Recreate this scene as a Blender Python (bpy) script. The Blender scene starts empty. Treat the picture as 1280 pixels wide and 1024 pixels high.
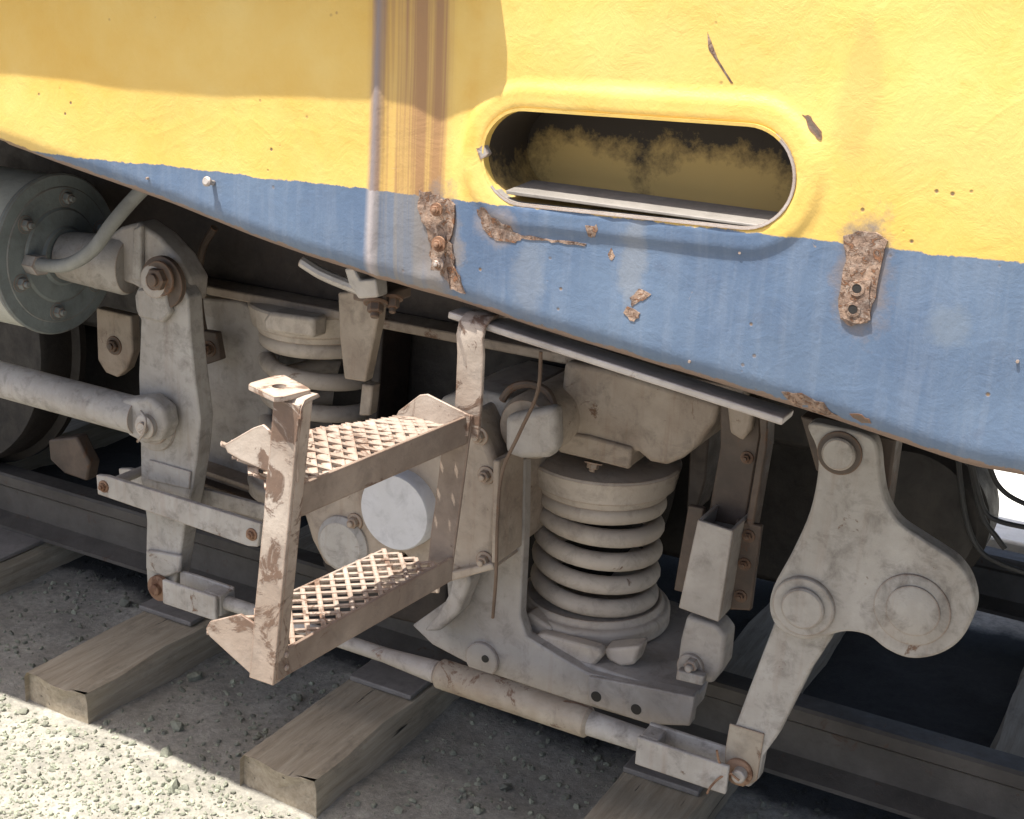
import bpy, bmesh, math, random
from math import sin, cos, radians, pi, sqrt, atan2
from mathutils import Vector, Matrix, noise
from mathutils.geometry import delaunay_2d_cdt
random.seed(7)
S = bpy.context.scene
COL = S.collection

# ------------------------------------------------------------------ camera
FPX, YAW, PITCH, ROLL, HC = 1690.0, radians(27.5), radians(18), radians(3.0), 1.6
_d = Vector((-sin(YAW)*cos(PITCH), cos(YAW)*cos(PITCH), -sin(PITCH)))
_r = Vector((cos(YAW), sin(YAW), 0)); _u = _r.cross(_d)
_r2 = _r*cos(ROLL) + _u*sin(ROLL); _u2 = -_r*sin(ROLL) + _u*cos(ROLL)
cd = bpy.data.cameras.new('camera'); cam = bpy.data.objects.new('camera', cd); COL.objects.link(cam)
cd.sensor_width = 36; cd.lens = FPX/1280*36; cd.clip_start = 0.02; cd.clip_end = 500
cam.matrix_world = Matrix(((_r2.x, _u2.x, -_d.x, 0), (_r2.y, _u2.y, -_d.y, 0), (_r2.z, _u2.z, -_d.z, HC), (0, 0, 0, 1)))
S.camera = cam

# ------------------------------------------------------------------ light
SUN = Vector((-.22, -.285, 1.0)).normalized()
w = bpy.data.worlds.new('World'); S.world = w; w.use_nodes = True
nt = w.node_tree; bg = nt.nodes['Background']
sky = nt.nodes.new('ShaderNodeTexSky'); sky.sky_type = 'NISHITA'; sky.sun_disc = False
sky.sun_elevation = math.asin(SUN.z); sky.sun_rotation = atan2(SUN.x, SUN.y)
nt.links.new(sky.outputs[0], bg.inputs[0]); bg.inputs[1].default_value = 0.10
sky.dust_density = 4.0; sky.ozone_density = 0.4; sky.air_density = 0.8
sd = bpy.data.lights.new('sun', 'SUN'); so = bpy.data.objects.new('sun', sd); COL.objects.link(so)
sd.energy = 4.2; sd.angle = radians(0.6); sd.color = (1, .97, .90)
so.rotation_euler = SUN.to_track_quat('Z', 'Y').to_euler()
S.view_settings.view_transform = 'Standard'; S.view_settings.look = 'None'
S.view_settings.exposure = 1.42; S.view_settings.gamma = 1

# ------------------------------------------------------------------ helpers
def at(px, py, x=None, y=None, z=None):
    v = _d*FPX + _r2*(px-640) - _u2*(py-512); c = Vector((0, 0, HC))
    t = y/v.y if y is not None else (x/v.x if x is not None else (z-HC)/v.z)
    return c + v*t

def N(nt, kind, **kw):
    n = nt.nodes.new(kind)
    for k, v in kw.items(): setattr(n, k, v)
    return n
def ramp(nt, src, stops):
    r = N(nt, 'ShaderNodeValToRGB'); e = r.color_ramp.elements
    e[0].position, e[0].color = stops[0][0], stops[0][1]
    e[1].position, e[1].color = stops[-1][0], stops[-1][1]
    for p, c in stops[1:-1]:
        q = e.new(p); q.color = c
    nt.links.new(src, r.inputs[0]); return r.outputs[0]
def g(v): return (v, v, v, 1)
def c4(c): return (c[0], c[1], c[2], 1)
def mixc(nt, f, a, b, mode='MIX'):
    m = N(nt, 'ShaderNodeMix', data_type='RGBA', blend_type=mode)
    for s, v in ((m.inputs[0], f), (m.inputs[6], a), (m.inputs[7], b)):
        if hasattr(v, 'is_linked') or isinstance(v, bpy.types.NodeSocket): nt.links.new(v, s)
        elif isinstance(v, (int, float)): s.default_value = v
        else: s.default_value = c4(v)
    return m.outputs[2]
def noi(nt, co, scale, detail=6, rough=.6, stretch=None, dist=0):
    if stretch:
        mp = N(nt, 'ShaderNodeMapping'); mp.inputs['Scale'].default_value = stretch
        nt.links.new(co, mp.inputs[0]); co = mp.outputs[0]
    n = N(nt, 'ShaderNodeTexNoise'); n.inputs['Scale'].default_value = scale
    n.inputs['Detail'].default_value = detail; n.inputs['Roughness'].default_value = rough
    n.inputs['Distortion'].default_value = dist
    nt.links.new(co, n.inputs[0]); return n.outputs[0]
def math_(nt, op, a, b=None, clamp=False):
    m = N(nt, 'ShaderNodeMath', operation=op, use_clamp=clamp)
    for s, v in ((m.inputs[0], a), (m.inputs[1], b)):
        if v is None: continue
        if isinstance(v, (int, float)): s.default_value = v
        else: nt.links.new(v, s)
    return m.outputs[0]
def base_mat(name):
    m = bpy.data.materials.new(name); m.use_nodes = True
    nt = m.node_tree; b = nt.nodes['Principled BSDF']
    geo = N(nt, 'ShaderNodeNewGeometry')
    return m, nt, b, geo.outputs['Position']
def bump(nt, b, h, strength, dist):
    bp = N(nt, 'ShaderNodeBump'); bp.inputs['Strength'].default_value = strength
    bp.inputs['Distance'].default_value = dist
    nt.links.new(h, bp.inputs['Height']); nt.links.new(bp.outputs[0], b.inputs['Normal'])

def dirty(name, ca, cb, rust=.3, rcol=(.16, .075, .035), rough=.6, scale=7, metal=0.0, bmp=.35, edge=True, streak=0.0, grime=(.07,.055,.045), gr=.35):
    m, nt, b, co = base_mat(name)
    n1 = noi(nt, co, scale, 8, .62)
    col = mixc(nt, ramp(nt, n1, [(.36, g(0)), (.64, g(1))]), ca, cb)
    n2 = noi(nt, co, scale*3.3, 8, .7, dist=.4)
    col = mixc(nt, ramp(nt, noi(nt, co, 2.6, 9, .7, dist=.7), [(.48, g(0)), (.66, g(gr*.6))]), col, tuple(a*.42 for a in (cb[0]*1.05, cb[1]*.92, cb[2]*.8)))
    gm = ramp(nt, n2, [(.50, g(0)), (.72, g(gr))])
    col = mixc(nt, gm, col, grime)
    n3 = noi(nt, co, scale*2.1, 9, .72, dist=.8)
    lo = .74-rust*.35
    rm = ramp(nt, n3, [(lo, g(0)), (lo+.05, g(.9))])
    rc = mixc(nt, noi(nt, co, 90, 4), rcol, tuple(v*.45 for v in rcol))
    col = mixc(nt, rm, col, rc)
    if streak:
        ns = noi(nt, co, 9, 5, .6, stretch=(6, 6, .5))
        col = mixc(nt, ramp(nt, ns, [(.55, g(0)), (.75, g(streak))]), col, rcol)
    if edge:
        bv = N(nt, 'ShaderNodeBevel'); bv.samples = 4; bv.inputs['Radius'].default_value = .006
        geo = N(nt, 'ShaderNodeNewGeometry')
        vm = N(nt, 'ShaderNodeVectorMath', operation='DOT_PRODUCT')
        nt.links.new(bv.outputs[0], vm.inputs[0]); nt.links.new(geo.outputs['Normal'], vm.inputs[1])
        e1 = math_(nt, 'SUBTRACT', 1.0, vm.outputs['Value'])
        e2 = math_(nt, 'MULTIPLY', e1, noi(nt, co, 45, 5, .7))
        em = ramp(nt, e2, [(.03, g(0)), (.11, g(.8))])
        col = mixc(nt, em, col, tuple(v*1.3 for v in rcol))
    nt.links.new(col, b.inputs['Base Color'])
    nt.links.new(ramp(nt, n2, [(.3, g(rough-.12)), (.7, g(min(1, rough+.2)))]), b.inputs['Roughness'])
    b.inputs['Metallic'].default_value = metal
    hh = math_(nt, 'ADD', noi(nt, co, 60, 6, .7), math_(nt, 'MULTIPLY', rm, .5))
    bump(nt, b, hh, bmp, .004)
    return m

M = {}
M['grey'] = dirty('dusty_grey_paint', (.38, .345, .31), (.28, .25, .22), rust=.22, gr=.45, streak=.15)
M['warm'] = dirty('dusty_warm_paint', (.35, .29, .23), (.24, .185, .14), rust=.34, gr=.5, streak=.3)
M['pale'] = dirty('pale_grey_paint', (.39, .365, .335), (.29, .265, .235), rust=.32, gr=.6, streak=.25)
M['plate'] = dirty('dusty_plate_steel', (.22, .20, .18), (.15, .135, .12), rust=.3, gr=.4, edge=False)
M['tan'] = dirty('tan_rusted_sleeve', (.34, .295, .235), (.23, .175, .125), rust=.5, gr=.4, rcol=(.15, .07, .035))
M['stepshade'] = dirty('shaded_rusty_step_side', (.26, .205, .16), (.15, .11, .083), rust=.45, rcol=(.13, .07, .045), gr=.45)  # step steel copy, browner with rust and with shade put into it
M['flake'] = dirty('flaking_rust', (.30, .20, .14), (.09, .055, .04), rust=.6, rcol=(.24, .10, .04), scale=45, bmp=.9, edge=False, grime=(.35, .31, .27), gr=.6)
M['deep'] = dirty('deep_shade_brown_steel', (.045, .03, .022), (.02, .014, .011), rust=.25, gr=.6, rcol=(.06, .03, .018), grime=(.015, .012, .01), edge=False)  # darkened so the shade deep in the bogie sits in the colour
M['disc'] = dirty('pale_lilac_paint', (.53, .52, .53), (.46, .45, .45), rust=.06, gr=.25, edge=False, bmp=.15)
M['spring'] = dirty('spring_paint', (.50, .435, .365), (.41, .345, .28), rust=.28, gr=.4, rcol=(.16, .07, .03))
M['brown'] = dirty('brown_grimy_steel', (.115, .08, .058), (.06, .043, .032), rust=.45, gr=.6)
M['dark'] = dirty('shade_dark_steel', (.022, .017, .013), (.012, .009, .008), rust=.2, rcol=(.05, .028, .018), grime=(.01, .01, .01), edge=False)  # near black colour carries the shade around the wheels
M['rust'] = dirty('rusty_steel', (.30, .19, .12), (.18, .10, .06), rust=.6, rcol=(.13, .055, .025), rough=.7, gr=.5)
M['step'] = dirty('worn_rusty_step_steel', (.43, .37, .315), (.28, .22, .175), rust=.58, rcol=(.15, .085, .055), rough=.5, metal=.1, gr=.4)
M['steel'] = dirty('scuffed_bare_steel', (.46, .43, .40), (.33, .30, .27), rust=.3, rough=.42, metal=.35)
M['rail'] = dirty('weathered_rail_steel', (.10, .088, .075), (.06, .052, .044), rust=.4, rcol=(.10, .06, .04), rough=.6, edge=False)
M['green'] = dirty('greenish_grey_paint', (.20, .225, .22), (.12, .14, .14), rust=.1, gr=.4)
M['cream'] = dirty('cream_drum_paint', (.42, .42, .38), (.33, .33, .29), rust=.05, gr=.25)
M['sunlit_pale'] = dirty('pale_sunlit_ground', (.72, .72, .68), (.6, .6, .56), rust=0, gr=.2, edge=False)  # pale colour standing in for sunlit ground
M['shade_black'] = dirty('shade_black_steel', (.016, .012, .009), (.008, .006, .005), rust=.1, gr=.3, edge=False, rcol=(.03, .018, .01), grime=(.006, .005, .004))  # shade under and behind the bogie put into a near black colour
M['hose'] = dirty('grey_rubber_hose', (.24, .24, .22), (.16, .16, .15), rust=.05, gr=.3, edge=False)
M['black'] = dirty('black_rubber', (.02, .02, .02), (.03, .03, .03), rust=0, edge=False)
M['hole'] = dirty('hole_dark', (.01, .01, .01), (.015, .012, .01), rust=0, edge=False)

# body paint: yellow above a blue band, real colours, with chips, stains and rust streaks
B = 1.55
def body_mat():
    m, nt, b, co = base_mat('weathered_yellow_and_blue_paint')
    sp = N(nt, 'ShaderNodeSeparateXYZ'); nt.links.new(co, sp.inputs[0]); X, Z = sp.outputs[0], sp.outputs[2]
    line = math_(nt, 'ADD', math_(nt, 'MULTIPLY', X, .0235), 1.3275)
    nz = math_(nt, 'MULTIPLY', math_(nt, 'SUBTRACT', noi(nt, co, 45, 6, .7), .5), .012)
    nz2 = math_(nt, 'MULTIPLY', math_(nt, 'SUBTRACT', noi(nt, co, 6, 3, .5), .5), .010)
    dz = math_(nt, 'ADD', math_(nt, 'ADD', math_(nt, 'SUBTRACT', Z, line), nz), nz2)
    mask = ramp(nt, math_(nt, 'ADD', math_(nt, 'MULTIPLY', dz, 60), .5), [(.45, g(0)), (.55, g(1))])
    yel = mixc(nt, ramp(nt, noi(nt, co, 5, 8, .6), [(.35, g(0)), (.65, g(1))]), (.56, .35, .065), (.60, .425, .125))
    yel = mixc(nt, ramp(nt, noi(nt, co, 14, 9, .75, dist=.6), [(.56, g(0)), (.75, g(.5))]), yel, (.55, .32, .05))
    blu = mixc(nt, ramp(nt, noi(nt, co, 4, 8, .65), [(.35, g(0)), (.68, g(1))]), (.062, .10, .17), (.10, .145, .215))
    vs = noi(nt, co, 16, 6, .65, stretch=(3.5, 1, .35))
    blu = mixc(nt, ramp(nt, vs, [(.46, g(0)), (.80, g(.40))]), blu, (.19, .22, .27))
    blu = mixc(nt, ramp(nt, noi(nt, co, 22, 8, .75), [(.58, g(0)), (.72, g(.5))]), blu, (.07, .09, .14))
    col = mixc(nt, mask, blu, yel)
    # brown water streaks in a vertical band
    st = noi(nt, co, 1.0, 4, .6, stretch=(75, 1, .9))
    def band(x0, x1, s=.012):
        a = ramp(nt, math_(nt, 'ADD', math_(nt, 'MULTIPLY', math_(nt, 'SUBTRACT', X, x0), 1/s), 0, True), [(0, g(0)), (1, g(1))])
        c = ramp(nt, math_(nt, 'ADD', math_(nt, 'MULTIPLY', math_(nt, 'SUBTRACT', x1, X), 1/s), 0, True), [(0, g(0)), (1, g(1))])
        return math_(nt, 'MULTIPLY', a, c)
    bd = band(-1.055, -.915, .02)
    bm_ = math_(nt, 'MULTIPLY', bd, ramp(nt, st, [(.40, g(.35)), (.60, g(.95))]))
    streakc = mixc(nt, mask, (.17, .16, .155), (.27, .145, .065))
    col = mixc(nt, bm_, col, streakc)
    bd2 = math_(nt, 'MULTIPLY', band(-.905, -.87, .012), ramp(nt, noi(nt, co, 9, 4), [(.4, g(0)), (.6, g(.6))]))  # second band: shading on the panel put into the yellow
    col = mixc(nt, math_(nt, 'MULTIPLY', bd2, mask), col, (.52, .28, .03))
    sm = math_(nt, 'SUBTRACT', 1.0, math_(nt, 'MULTIPLY', math_(nt, 'ABSOLUTE', math_(nt, 'SUBTRACT', math_(nt, 'ADD', X, math_(nt, 'MULTIPLY', math_(nt, 'SUBTRACT', Z, 1.4), -.03)), -1.037)), 75), True)
    sm = math_(nt, 'MULTIPLY', sm, ramp(nt, noi(nt, co, 12, 4, .6, stretch=(1, 1, .4)), [(.3, g(.7)), (.6, g(1.3))]))
    col = mixc(nt, sm, col, mixc(nt, mask, (.30, .27, .27), (.19, .155, .15)))
    def halo(px, py, rx, rz, c, k=1.0):
        q = at(px, py, y=B)
        a = math_(nt, 'MULTIPLY', math_(nt, 'SUBTRACT', X, q.x), 1/rx); b2 = math_(nt, 'MULTIPLY', math_(nt, 'SUBTRACT', Z, q.z), 1/rz)
        d = math_(nt, 'SQRT', math_(nt, 'ADD', math_(nt, 'MULTIPLY', a, a), math_(nt, 'MULTIPLY', b2, b2)))
        d = math_(nt, 'ADD', d, math_(nt, 'MULTIPLY', math_(nt, 'SUBTRACT', noi(nt, co, 30, 7, .75), .5), 1.5))
        return mixc(nt, ramp(nt, d, [(.55, g(k)), (1.05, g(0))]), col, c)
    col = halo(548, 300, .045, .085, (.17, .15, .14), .9)
    col = halo(1080, 340, .042, .085, (.15, .13, .13), .85)
    col = halo(622, 285, .04, .03, (.20, .17, .16), .7)
    col = halo(792, 330, .022, .075, (.16, .18, .21), .75)
    col = halo(1185, 405, .03, .03, (.13, .16, .20), .6)
    col = halo(1075, 120, .03, .10, (.45, .30, .09), .5)
    col = halo(660, 345, .03, .06, (.16, .18, .21), .5)
    # fine dark pocks, and grime along the lower blue
    vo = N(nt, 'ShaderNodeTexVoronoi'); vo.inputs['Scale'].default_value = 38; nt.links.new(co, vo.inputs[0])
    pk = math_(nt, 'MULTIPLY', ramp(nt, vo.outputs['Distance'], [(.05, g(1)), (.12, g(0))]), ramp(nt, noi(nt, co, 7, 4), [(.54, g(0)), (.6, g(1))]))
    col = mixc(nt, pk, col, (.16, .10, .05))
    ch = ramp(nt, noi(nt, co, 26, 9, .8, dist=1.2), [(.675, g(0)), (.69, g(.85))])
    col = mixc(nt, ch, col, (.33, .23, .15))
    # bare and rusty along the paint's lower rim
    at_ = N(nt, 'ShaderNodeAttribute', attribute_name='rim'); rimv = at_.outputs['Fac']
    rm = ramp(nt, math_(nt, 'ADD', rimv, math_(nt, 'MULTIPLY', noi(nt, co, 30, 8, .75), .7)), [(.98, g(0)), (1.12, g(.9))])
    col = mixc(nt, rm, col, (.20, .13, .09))
    nt.links.new(col, b.inputs['Base Color'])
    nt.links.new(ramp(nt, noi(nt, co, 12, 6), [(.3, g(.34)), (.7, g(.6))]), b.inputs['Roughness'])
    h = math_(nt, 'ADD', noi(nt, co, 22, 7, .7, dist=.5), math_(nt, 'MULTIPLY', noi(nt, co, 170, 4, .6), .22))
    wr = noi(nt, co, 5, 2, .6, dist=.8); h = math_(nt, 'ADD', h, ramp(nt, wr, [(.46, g(0)), (.5, g(.10)), (.54, g(0))]))
    h = math_(nt, 'SUBTRACT', h, math_(nt, 'MULTIPLY', ch, .8))
    h = math_(nt, 'SUBTRACT', h, math_(nt, 'MULTIPLY', pk, .6))
    bump(nt, b, h, .38, .0045)
    return m
M['body'] = body_mat()

def pocket_mat():
    m, nt, b, co = base_mat('sooty_dull_yellow_paint')
    sp = N(nt, 'ShaderNodeSeparateXYZ'); nt.links.new(co, sp.inputs[0])
    n1 = noi(nt, co, 20, 9, .75)
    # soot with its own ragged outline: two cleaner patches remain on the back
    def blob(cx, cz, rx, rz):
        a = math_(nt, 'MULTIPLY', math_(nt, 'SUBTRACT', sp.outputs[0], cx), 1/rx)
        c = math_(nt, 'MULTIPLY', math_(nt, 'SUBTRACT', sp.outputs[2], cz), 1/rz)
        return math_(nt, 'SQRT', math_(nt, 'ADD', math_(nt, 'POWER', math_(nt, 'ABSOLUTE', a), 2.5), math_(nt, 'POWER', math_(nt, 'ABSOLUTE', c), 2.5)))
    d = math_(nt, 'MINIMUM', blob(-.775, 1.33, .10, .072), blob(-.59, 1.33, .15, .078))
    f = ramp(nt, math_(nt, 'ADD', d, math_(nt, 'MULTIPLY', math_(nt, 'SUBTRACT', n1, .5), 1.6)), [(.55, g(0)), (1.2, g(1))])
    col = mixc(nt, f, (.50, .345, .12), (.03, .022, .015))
    nt.links.new(col, b.inputs['Base Color']); b.inputs['Roughness'].default_value = .75
    bump(nt, b, n1, .4, .003)
    return m
M['pocket'] = pocket_mat()

def wood_mat():
    m, nt, b, _ = base_mat('weathered_sleeper_timber')
    tc = N(nt, 'ShaderNodeTexCoord'); oi = N(nt, 'ShaderNodeObjectInfo')
    vm = N(nt, 'ShaderNodeVectorMath', operation='ADD'); sc = N(nt, 'ShaderNodeVectorMath', operation='SCALE')
    cx = N(nt, 'ShaderNodeCombineXYZ'); nt.links.new(oi.outputs['Random'], cx.inputs[0]); nt.links.new(oi.outputs['Random'], cx.inputs[1])
    nt.links.new(cx.outputs[0], sc.inputs[0]); sc.inputs['Scale'].default_value = 17
    nt.links.new(tc.outputs['Object'], vm.inputs[0]); nt.links.new(sc.outputs[0], vm.inputs[1]); co = vm.outputs[0]
    gr_ = noi(nt, co, 14, 9, .7, stretch=(5, .35, 5), dist=.3)
    col = mixc(nt, ramp(nt, gr_, [(.3, g(0)), (.7, g(1))]), (.25, .20, .135), (.43, .365, .27))
    col = mixc(nt, ramp(nt, noi(nt, co, 9, 8, .75, stretch=(1, .5, 1)), [(.52, g(0)), (.68, g(.6))]), col, (.10, .085, .06))
    cr = noi(nt, co, 7, 5, .6, stretch=(9, .25, 9), dist=.6)
    ck = ramp(nt, cr, [(.66, g(0)), (.69, g(1))])
    col = mixc(nt, ck, col, (.03, .025, .02))
    nt.links.new(col, b.inputs['Base Color']); b.inputs['Roughness'].default_value = .85
    bump(nt, b, math_(nt, 'SUBTRACT', gr_, math_(nt, 'MULTIPLY', ck, 1.0)), .7, .006)
    return m
M['wood'] = wood_mat()

def ground_mat(name, stone=False):
    m, nt, b, co = base_mat(name)
    n1 = noi(nt, co, 6, 9, .7)
    col = mixc(nt, ramp(nt, n1, [(.35, g(0)), (.65, g(1))]), (.27, .25, .21), (.44, .41, .345))
    col = mixc(nt, ramp(nt, noi(nt, co, 55, 8, .75), [(.4, g(0)), (.7, g(.8))]), col, (.14, .135, .12))
    col = mixc(nt, ramp(nt, noi(nt, co, 90, 4, .7), [(.58, g(0)), (.68, g(.6))]), col, (.42, .41, .35))
    if stone:
        oi = N(nt, 'ShaderNodeAttribute', attribute_name='tone')
        col = mixc(nt, oi.outputs['Fac'], (.20, .20, .155), (.52, .545, .40))
        col = mixc(nt, ramp(nt, noi(nt, co, 120, 4), [(.4, g(0)), (.7, g(.5))]), col, (.14, .13, .11))
    nt.links.new(col, b.inputs['Base Color']); b.inputs['Roughness'].default_value = .95
    sp = N(nt, 'ShaderNodeSeparateXYZ'); nt.links.new(co, sp.inputs[0])
    # bed between the rails darkened: shade under the body put into the colour
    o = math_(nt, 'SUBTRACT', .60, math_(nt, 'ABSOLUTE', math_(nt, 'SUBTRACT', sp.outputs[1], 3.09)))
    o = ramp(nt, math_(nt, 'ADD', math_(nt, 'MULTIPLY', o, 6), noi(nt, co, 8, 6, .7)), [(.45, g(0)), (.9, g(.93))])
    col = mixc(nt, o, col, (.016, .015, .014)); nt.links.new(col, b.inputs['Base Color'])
    bump(nt, b, noi(nt, co, 130, 6, .8), .9, .006)
    return m
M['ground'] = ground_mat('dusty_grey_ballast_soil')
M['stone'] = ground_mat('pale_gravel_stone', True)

# ---- objects
def empty(name, loc, label=None, cat=None, group=None):
    o = bpy.data.objects.new(name, None); COL.objects.link(o); o.location = loc; o.empty_display_size = .1
    if label: o['label'] = label
    if cat: o['category'] = cat
    if group: o['group'] = group
    return o
def org(o):
    v = Vector((0, 0, 0))
    while o: v += o.location; o = o.parent
    return v
def emit(name, bm, mat, parent=None, bev=0, loc=None, label=None, cat=None, group=None, kind=None, smooth=35, seg=2):
    p = org(parent) if parent else Vector((0, 0, 0))
    off = p if parent else (Vector(loc) if loc is not None else p)
    bmesh.ops.recalc_face_normals(bm, faces=bm.faces)
    bmesh.ops.translate(bm, verts=bm.verts, vec=-off)
    me = bpy.data.meshes.new(name)
    for f in bm.faces: f.smooth = True
    bm.to_mesh(me); bm.free(); me.set_sharp_from_angle(angle=radians(smooth))
    me.materials.append(M[mat] if isinstance(mat, str) else mat)
    o = bpy.data.objects.new(name, me); COL.objects.link(o)
    if parent: o.parent = parent
    elif loc is not None: o.location = loc
    if bev:
        md = o.modifiers.new('bevel', 'BEVEL'); md.width = bev; md.segments = seg; md.limit_method = 'ANGLE'; md.angle_limit = radians(32)
        md.harden_normals = False
    if label: o['label'] = label
    if cat: o['category'] = cat
    if group: o['group'] = group
    if kind: o['kind'] = kind
    return o

def b_box(bm, c, s, rot=None):
    r = bmesh.ops.create_cube(bm, size=1)
    mt = Matrix.Translation(Vector(c)) @ (rot.to_4x4() if rot else Matrix()) @ Matrix.Diagonal((s[0], s[1], s[2], 1))
    bmesh.ops.transform(bm, matrix=mt, verts=r['verts']); return bm
def b_bb(bm, a, b):
    return b_box(bm, [(a[i]+b[i])/2 for i in range(3)], [abs(b[i]-a[i]) for i in range(3)])
def b_prism(bm, pts, vec):
    vec = Vector(vec)
    v0 = [bm.verts.new(p) for p in pts]; v1 = [bm.verts.new(Vector(p)+vec) for p in pts]
    n = len(pts)
    bm.faces.new(v0); bm.faces.new(v1[::-1])
    for i in range(n): bm.faces.new((v0[i], v0[(i+1) % n], v1[(i+1) % n], v1[i]))
    return bm
def b_plate(bm, px, y, t):        # an outline seen on the plane y, with its own thickness t
    return b_prism(bm, [at(p[0], p[1], y=y) for p in px], (0, t, 0))
def frame_of(d):
    d = Vector(d).normalized(); a = Vector((0, 0, 1)) if abs(d.z) < .9 else Vector((1, 0, 0))
    u = d.cross(a).normalized(); return d, u, d.cross(u).normalized()
def b_lathe(bm, p, d, prof, seg=40):   # prof: (distance along d, radius)
    d, u, v = frame_of(d); p = Vector(p); rings = []
    for (s, r) in prof:
        c = p + d*s
        if r < 1e-5: rings.append([bm.verts.new(c)])
        else: rings.append([bm.verts.new(c + u*(r*cos(2*pi*i/seg)) + v*(r*sin(2*pi*i/seg))) for i in range(seg)])
    for a, b in zip(rings, rings[1:]):
        for i in range(seg):
            j = (i+1) % seg
            if len(a) == 1 and len(b) == 1: continue
            if len(a) == 1: bm.faces.new((a[0], b[i], b[j]))
            elif len(b) == 1: bm.faces.new((a[i], a[j], b[0]))
            else: bm.faces.new((a[i], a[j], b[j], b[i]))
    if len(rings[0]) > 1: bm.faces.new(rings[0][::-1])
    if len(rings[-1]) > 1: bm.faces.new(rings[-1])
    return bm
def b_cyl(bm, p0, p1, r0, r1=None, seg=32, ch=.0):
    p0 = Vector(p0); p1 = Vector(p1); L = (p1-p0).length; r1 = r0 if r1 is None else r1
    pr = [(0, r0-ch), (ch, r0), (L-ch, r1), (L, r1-ch)] if ch else [(0, r0), (L, r1)]
    return b_lathe(bm, p0, p1-p0, pr, seg)
def b_tube(bm, pts, r, seg=12, res=8):
    P = [Vector(p) for p in pts]
    if res > 1 and len(P) > 2:
        Q = []
        for i in range(len(P)-1):
            p0, p1, p2, p3 = P[max(i-1, 0)], P[i], P[i+1], P[min(i+2, len(P)-1)]
            for k in range(res):
                t = k/res
                Q.append(.5*((2*p1) + (-p0+p2)*t + (2*p0-5*p1+4*p2-p3)*t*t + (-p0+3*p1-3*p2+p3)*t**3))
        Q.append(P[-1]); P = Q
    rings = []; up = None
    for i, p in enumerate(P):
        d = (P[min(i+1, len(P)-1)] - P[max(i-1, 0)]).normalized()
        if up is None: _, up, _ = frame_of(d)
        up = (up - d*up.dot(d)).normalized(); v = d.cross(up)
        rr = r(i/(len(P)-1)) if callable(r) else r
        rings.append([bm.verts.new(p + up*rr*cos(2*pi*k/seg) + v*rr*sin(2*pi*k/seg)) for k in range(seg)])
    for a, b in zip(rings, rings[1:]):
        for i in range(seg):
            j = (i+1) % seg; bm.faces.new((a[i], a[j], b[j], b[i]))
    bm.faces.new(rings[0][::-1]); bm.faces.new(rings[-1]); return bm
def b_bar(bm, p0, p1, w_, h_, up=(0, 0, 1)):   # rectangular bar, w_ across, h_ along up
    p0 = Vector(p0); p1 = Vector(p1); d = (p1-p0).normalized(); u = Vector(up); s = d.cross(u).normalized(); u = s.cross(d).normalized()
    q = [s*a*w_/2 + u*b*h_/2 for a, b in ((-1, -1), (1, -1), (1, 1), (-1, 1))]
    return b_prism(bm, [p0+k for k in q], p1-p0)
def NB(): return bmesh.new()
def arc(c, r, a0, a1, n, rz=None):
    rz = rz or r
    return [(c[0]+r*cos(radians(a0+(a1-a0)*i/n)), c[1]+rz*sin(radians(a0+(a1-a0)*i/n))) for i in range(n+1)]
def bolt(parent, p, r=.012, h=.012, mat='grey', d=(0, -1, 0), washer=True, name='bolt'):
    bm = NB(); p = Vector(p); dd = Vector(d).normalized()
    if washer: b_lathe(bm, p, dd, [(0, r*1.55), (.003, r*1.5)], 20); p = p+dd*.003
    b_lathe(bm, p, dd, [(0, r), (h*.85, r), (h, r*.86)], 6)
    b_lathe(bm, p+dd*h, dd, [(0, r*.55), (h*.5, r*.55), (h*.6, r*.45)], 12)
    return emit(name, bm, mat, parent)

# ------------------------------------------------------------------ ground and ballast
def gh(x, y):
    z = -.075 + .018*noise.noise(Vector((x*2.3, y*2.3, 0))) + .009*noise.noise(Vector((x*9, y*9, 3))) + .004*noise.noise(Vector((x*31, y*31, 9)))
    if 1.9 < y < 5: z -= .012
    if y < 1.9: z -= .012*min(1, (1.9-y))
    return z
def grid_ground():
    bm = NB()
    xs = [-60, -30, -15, -8, -5.5]; x = -4.2
    while x < .9: xs.append(x); x += .024
    xs += [1.2, 1.8, 3, 5, 8, 15, 30, 60]
    ys = [-40, -20, -10, -5, -2, 0]; y = .9
    while y < 3.4: ys.append(y); y += .024
    ys += [3.7, 4, 4.4, 4.8, 5.3, 6, 7, 9, 12, 18, 30, 60, 120]
    V = [[bm.verts.new((a, b, gh(a, b))) for b in ys] for a in xs]
    for i in range(len(xs)-1):
        for j in range(len(ys)-1): bm.faces.new((V[i][j], V[i+1][j], V[i+1][j+1], V[i][j+1]))
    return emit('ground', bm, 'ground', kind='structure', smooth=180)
grid_ground()

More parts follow.
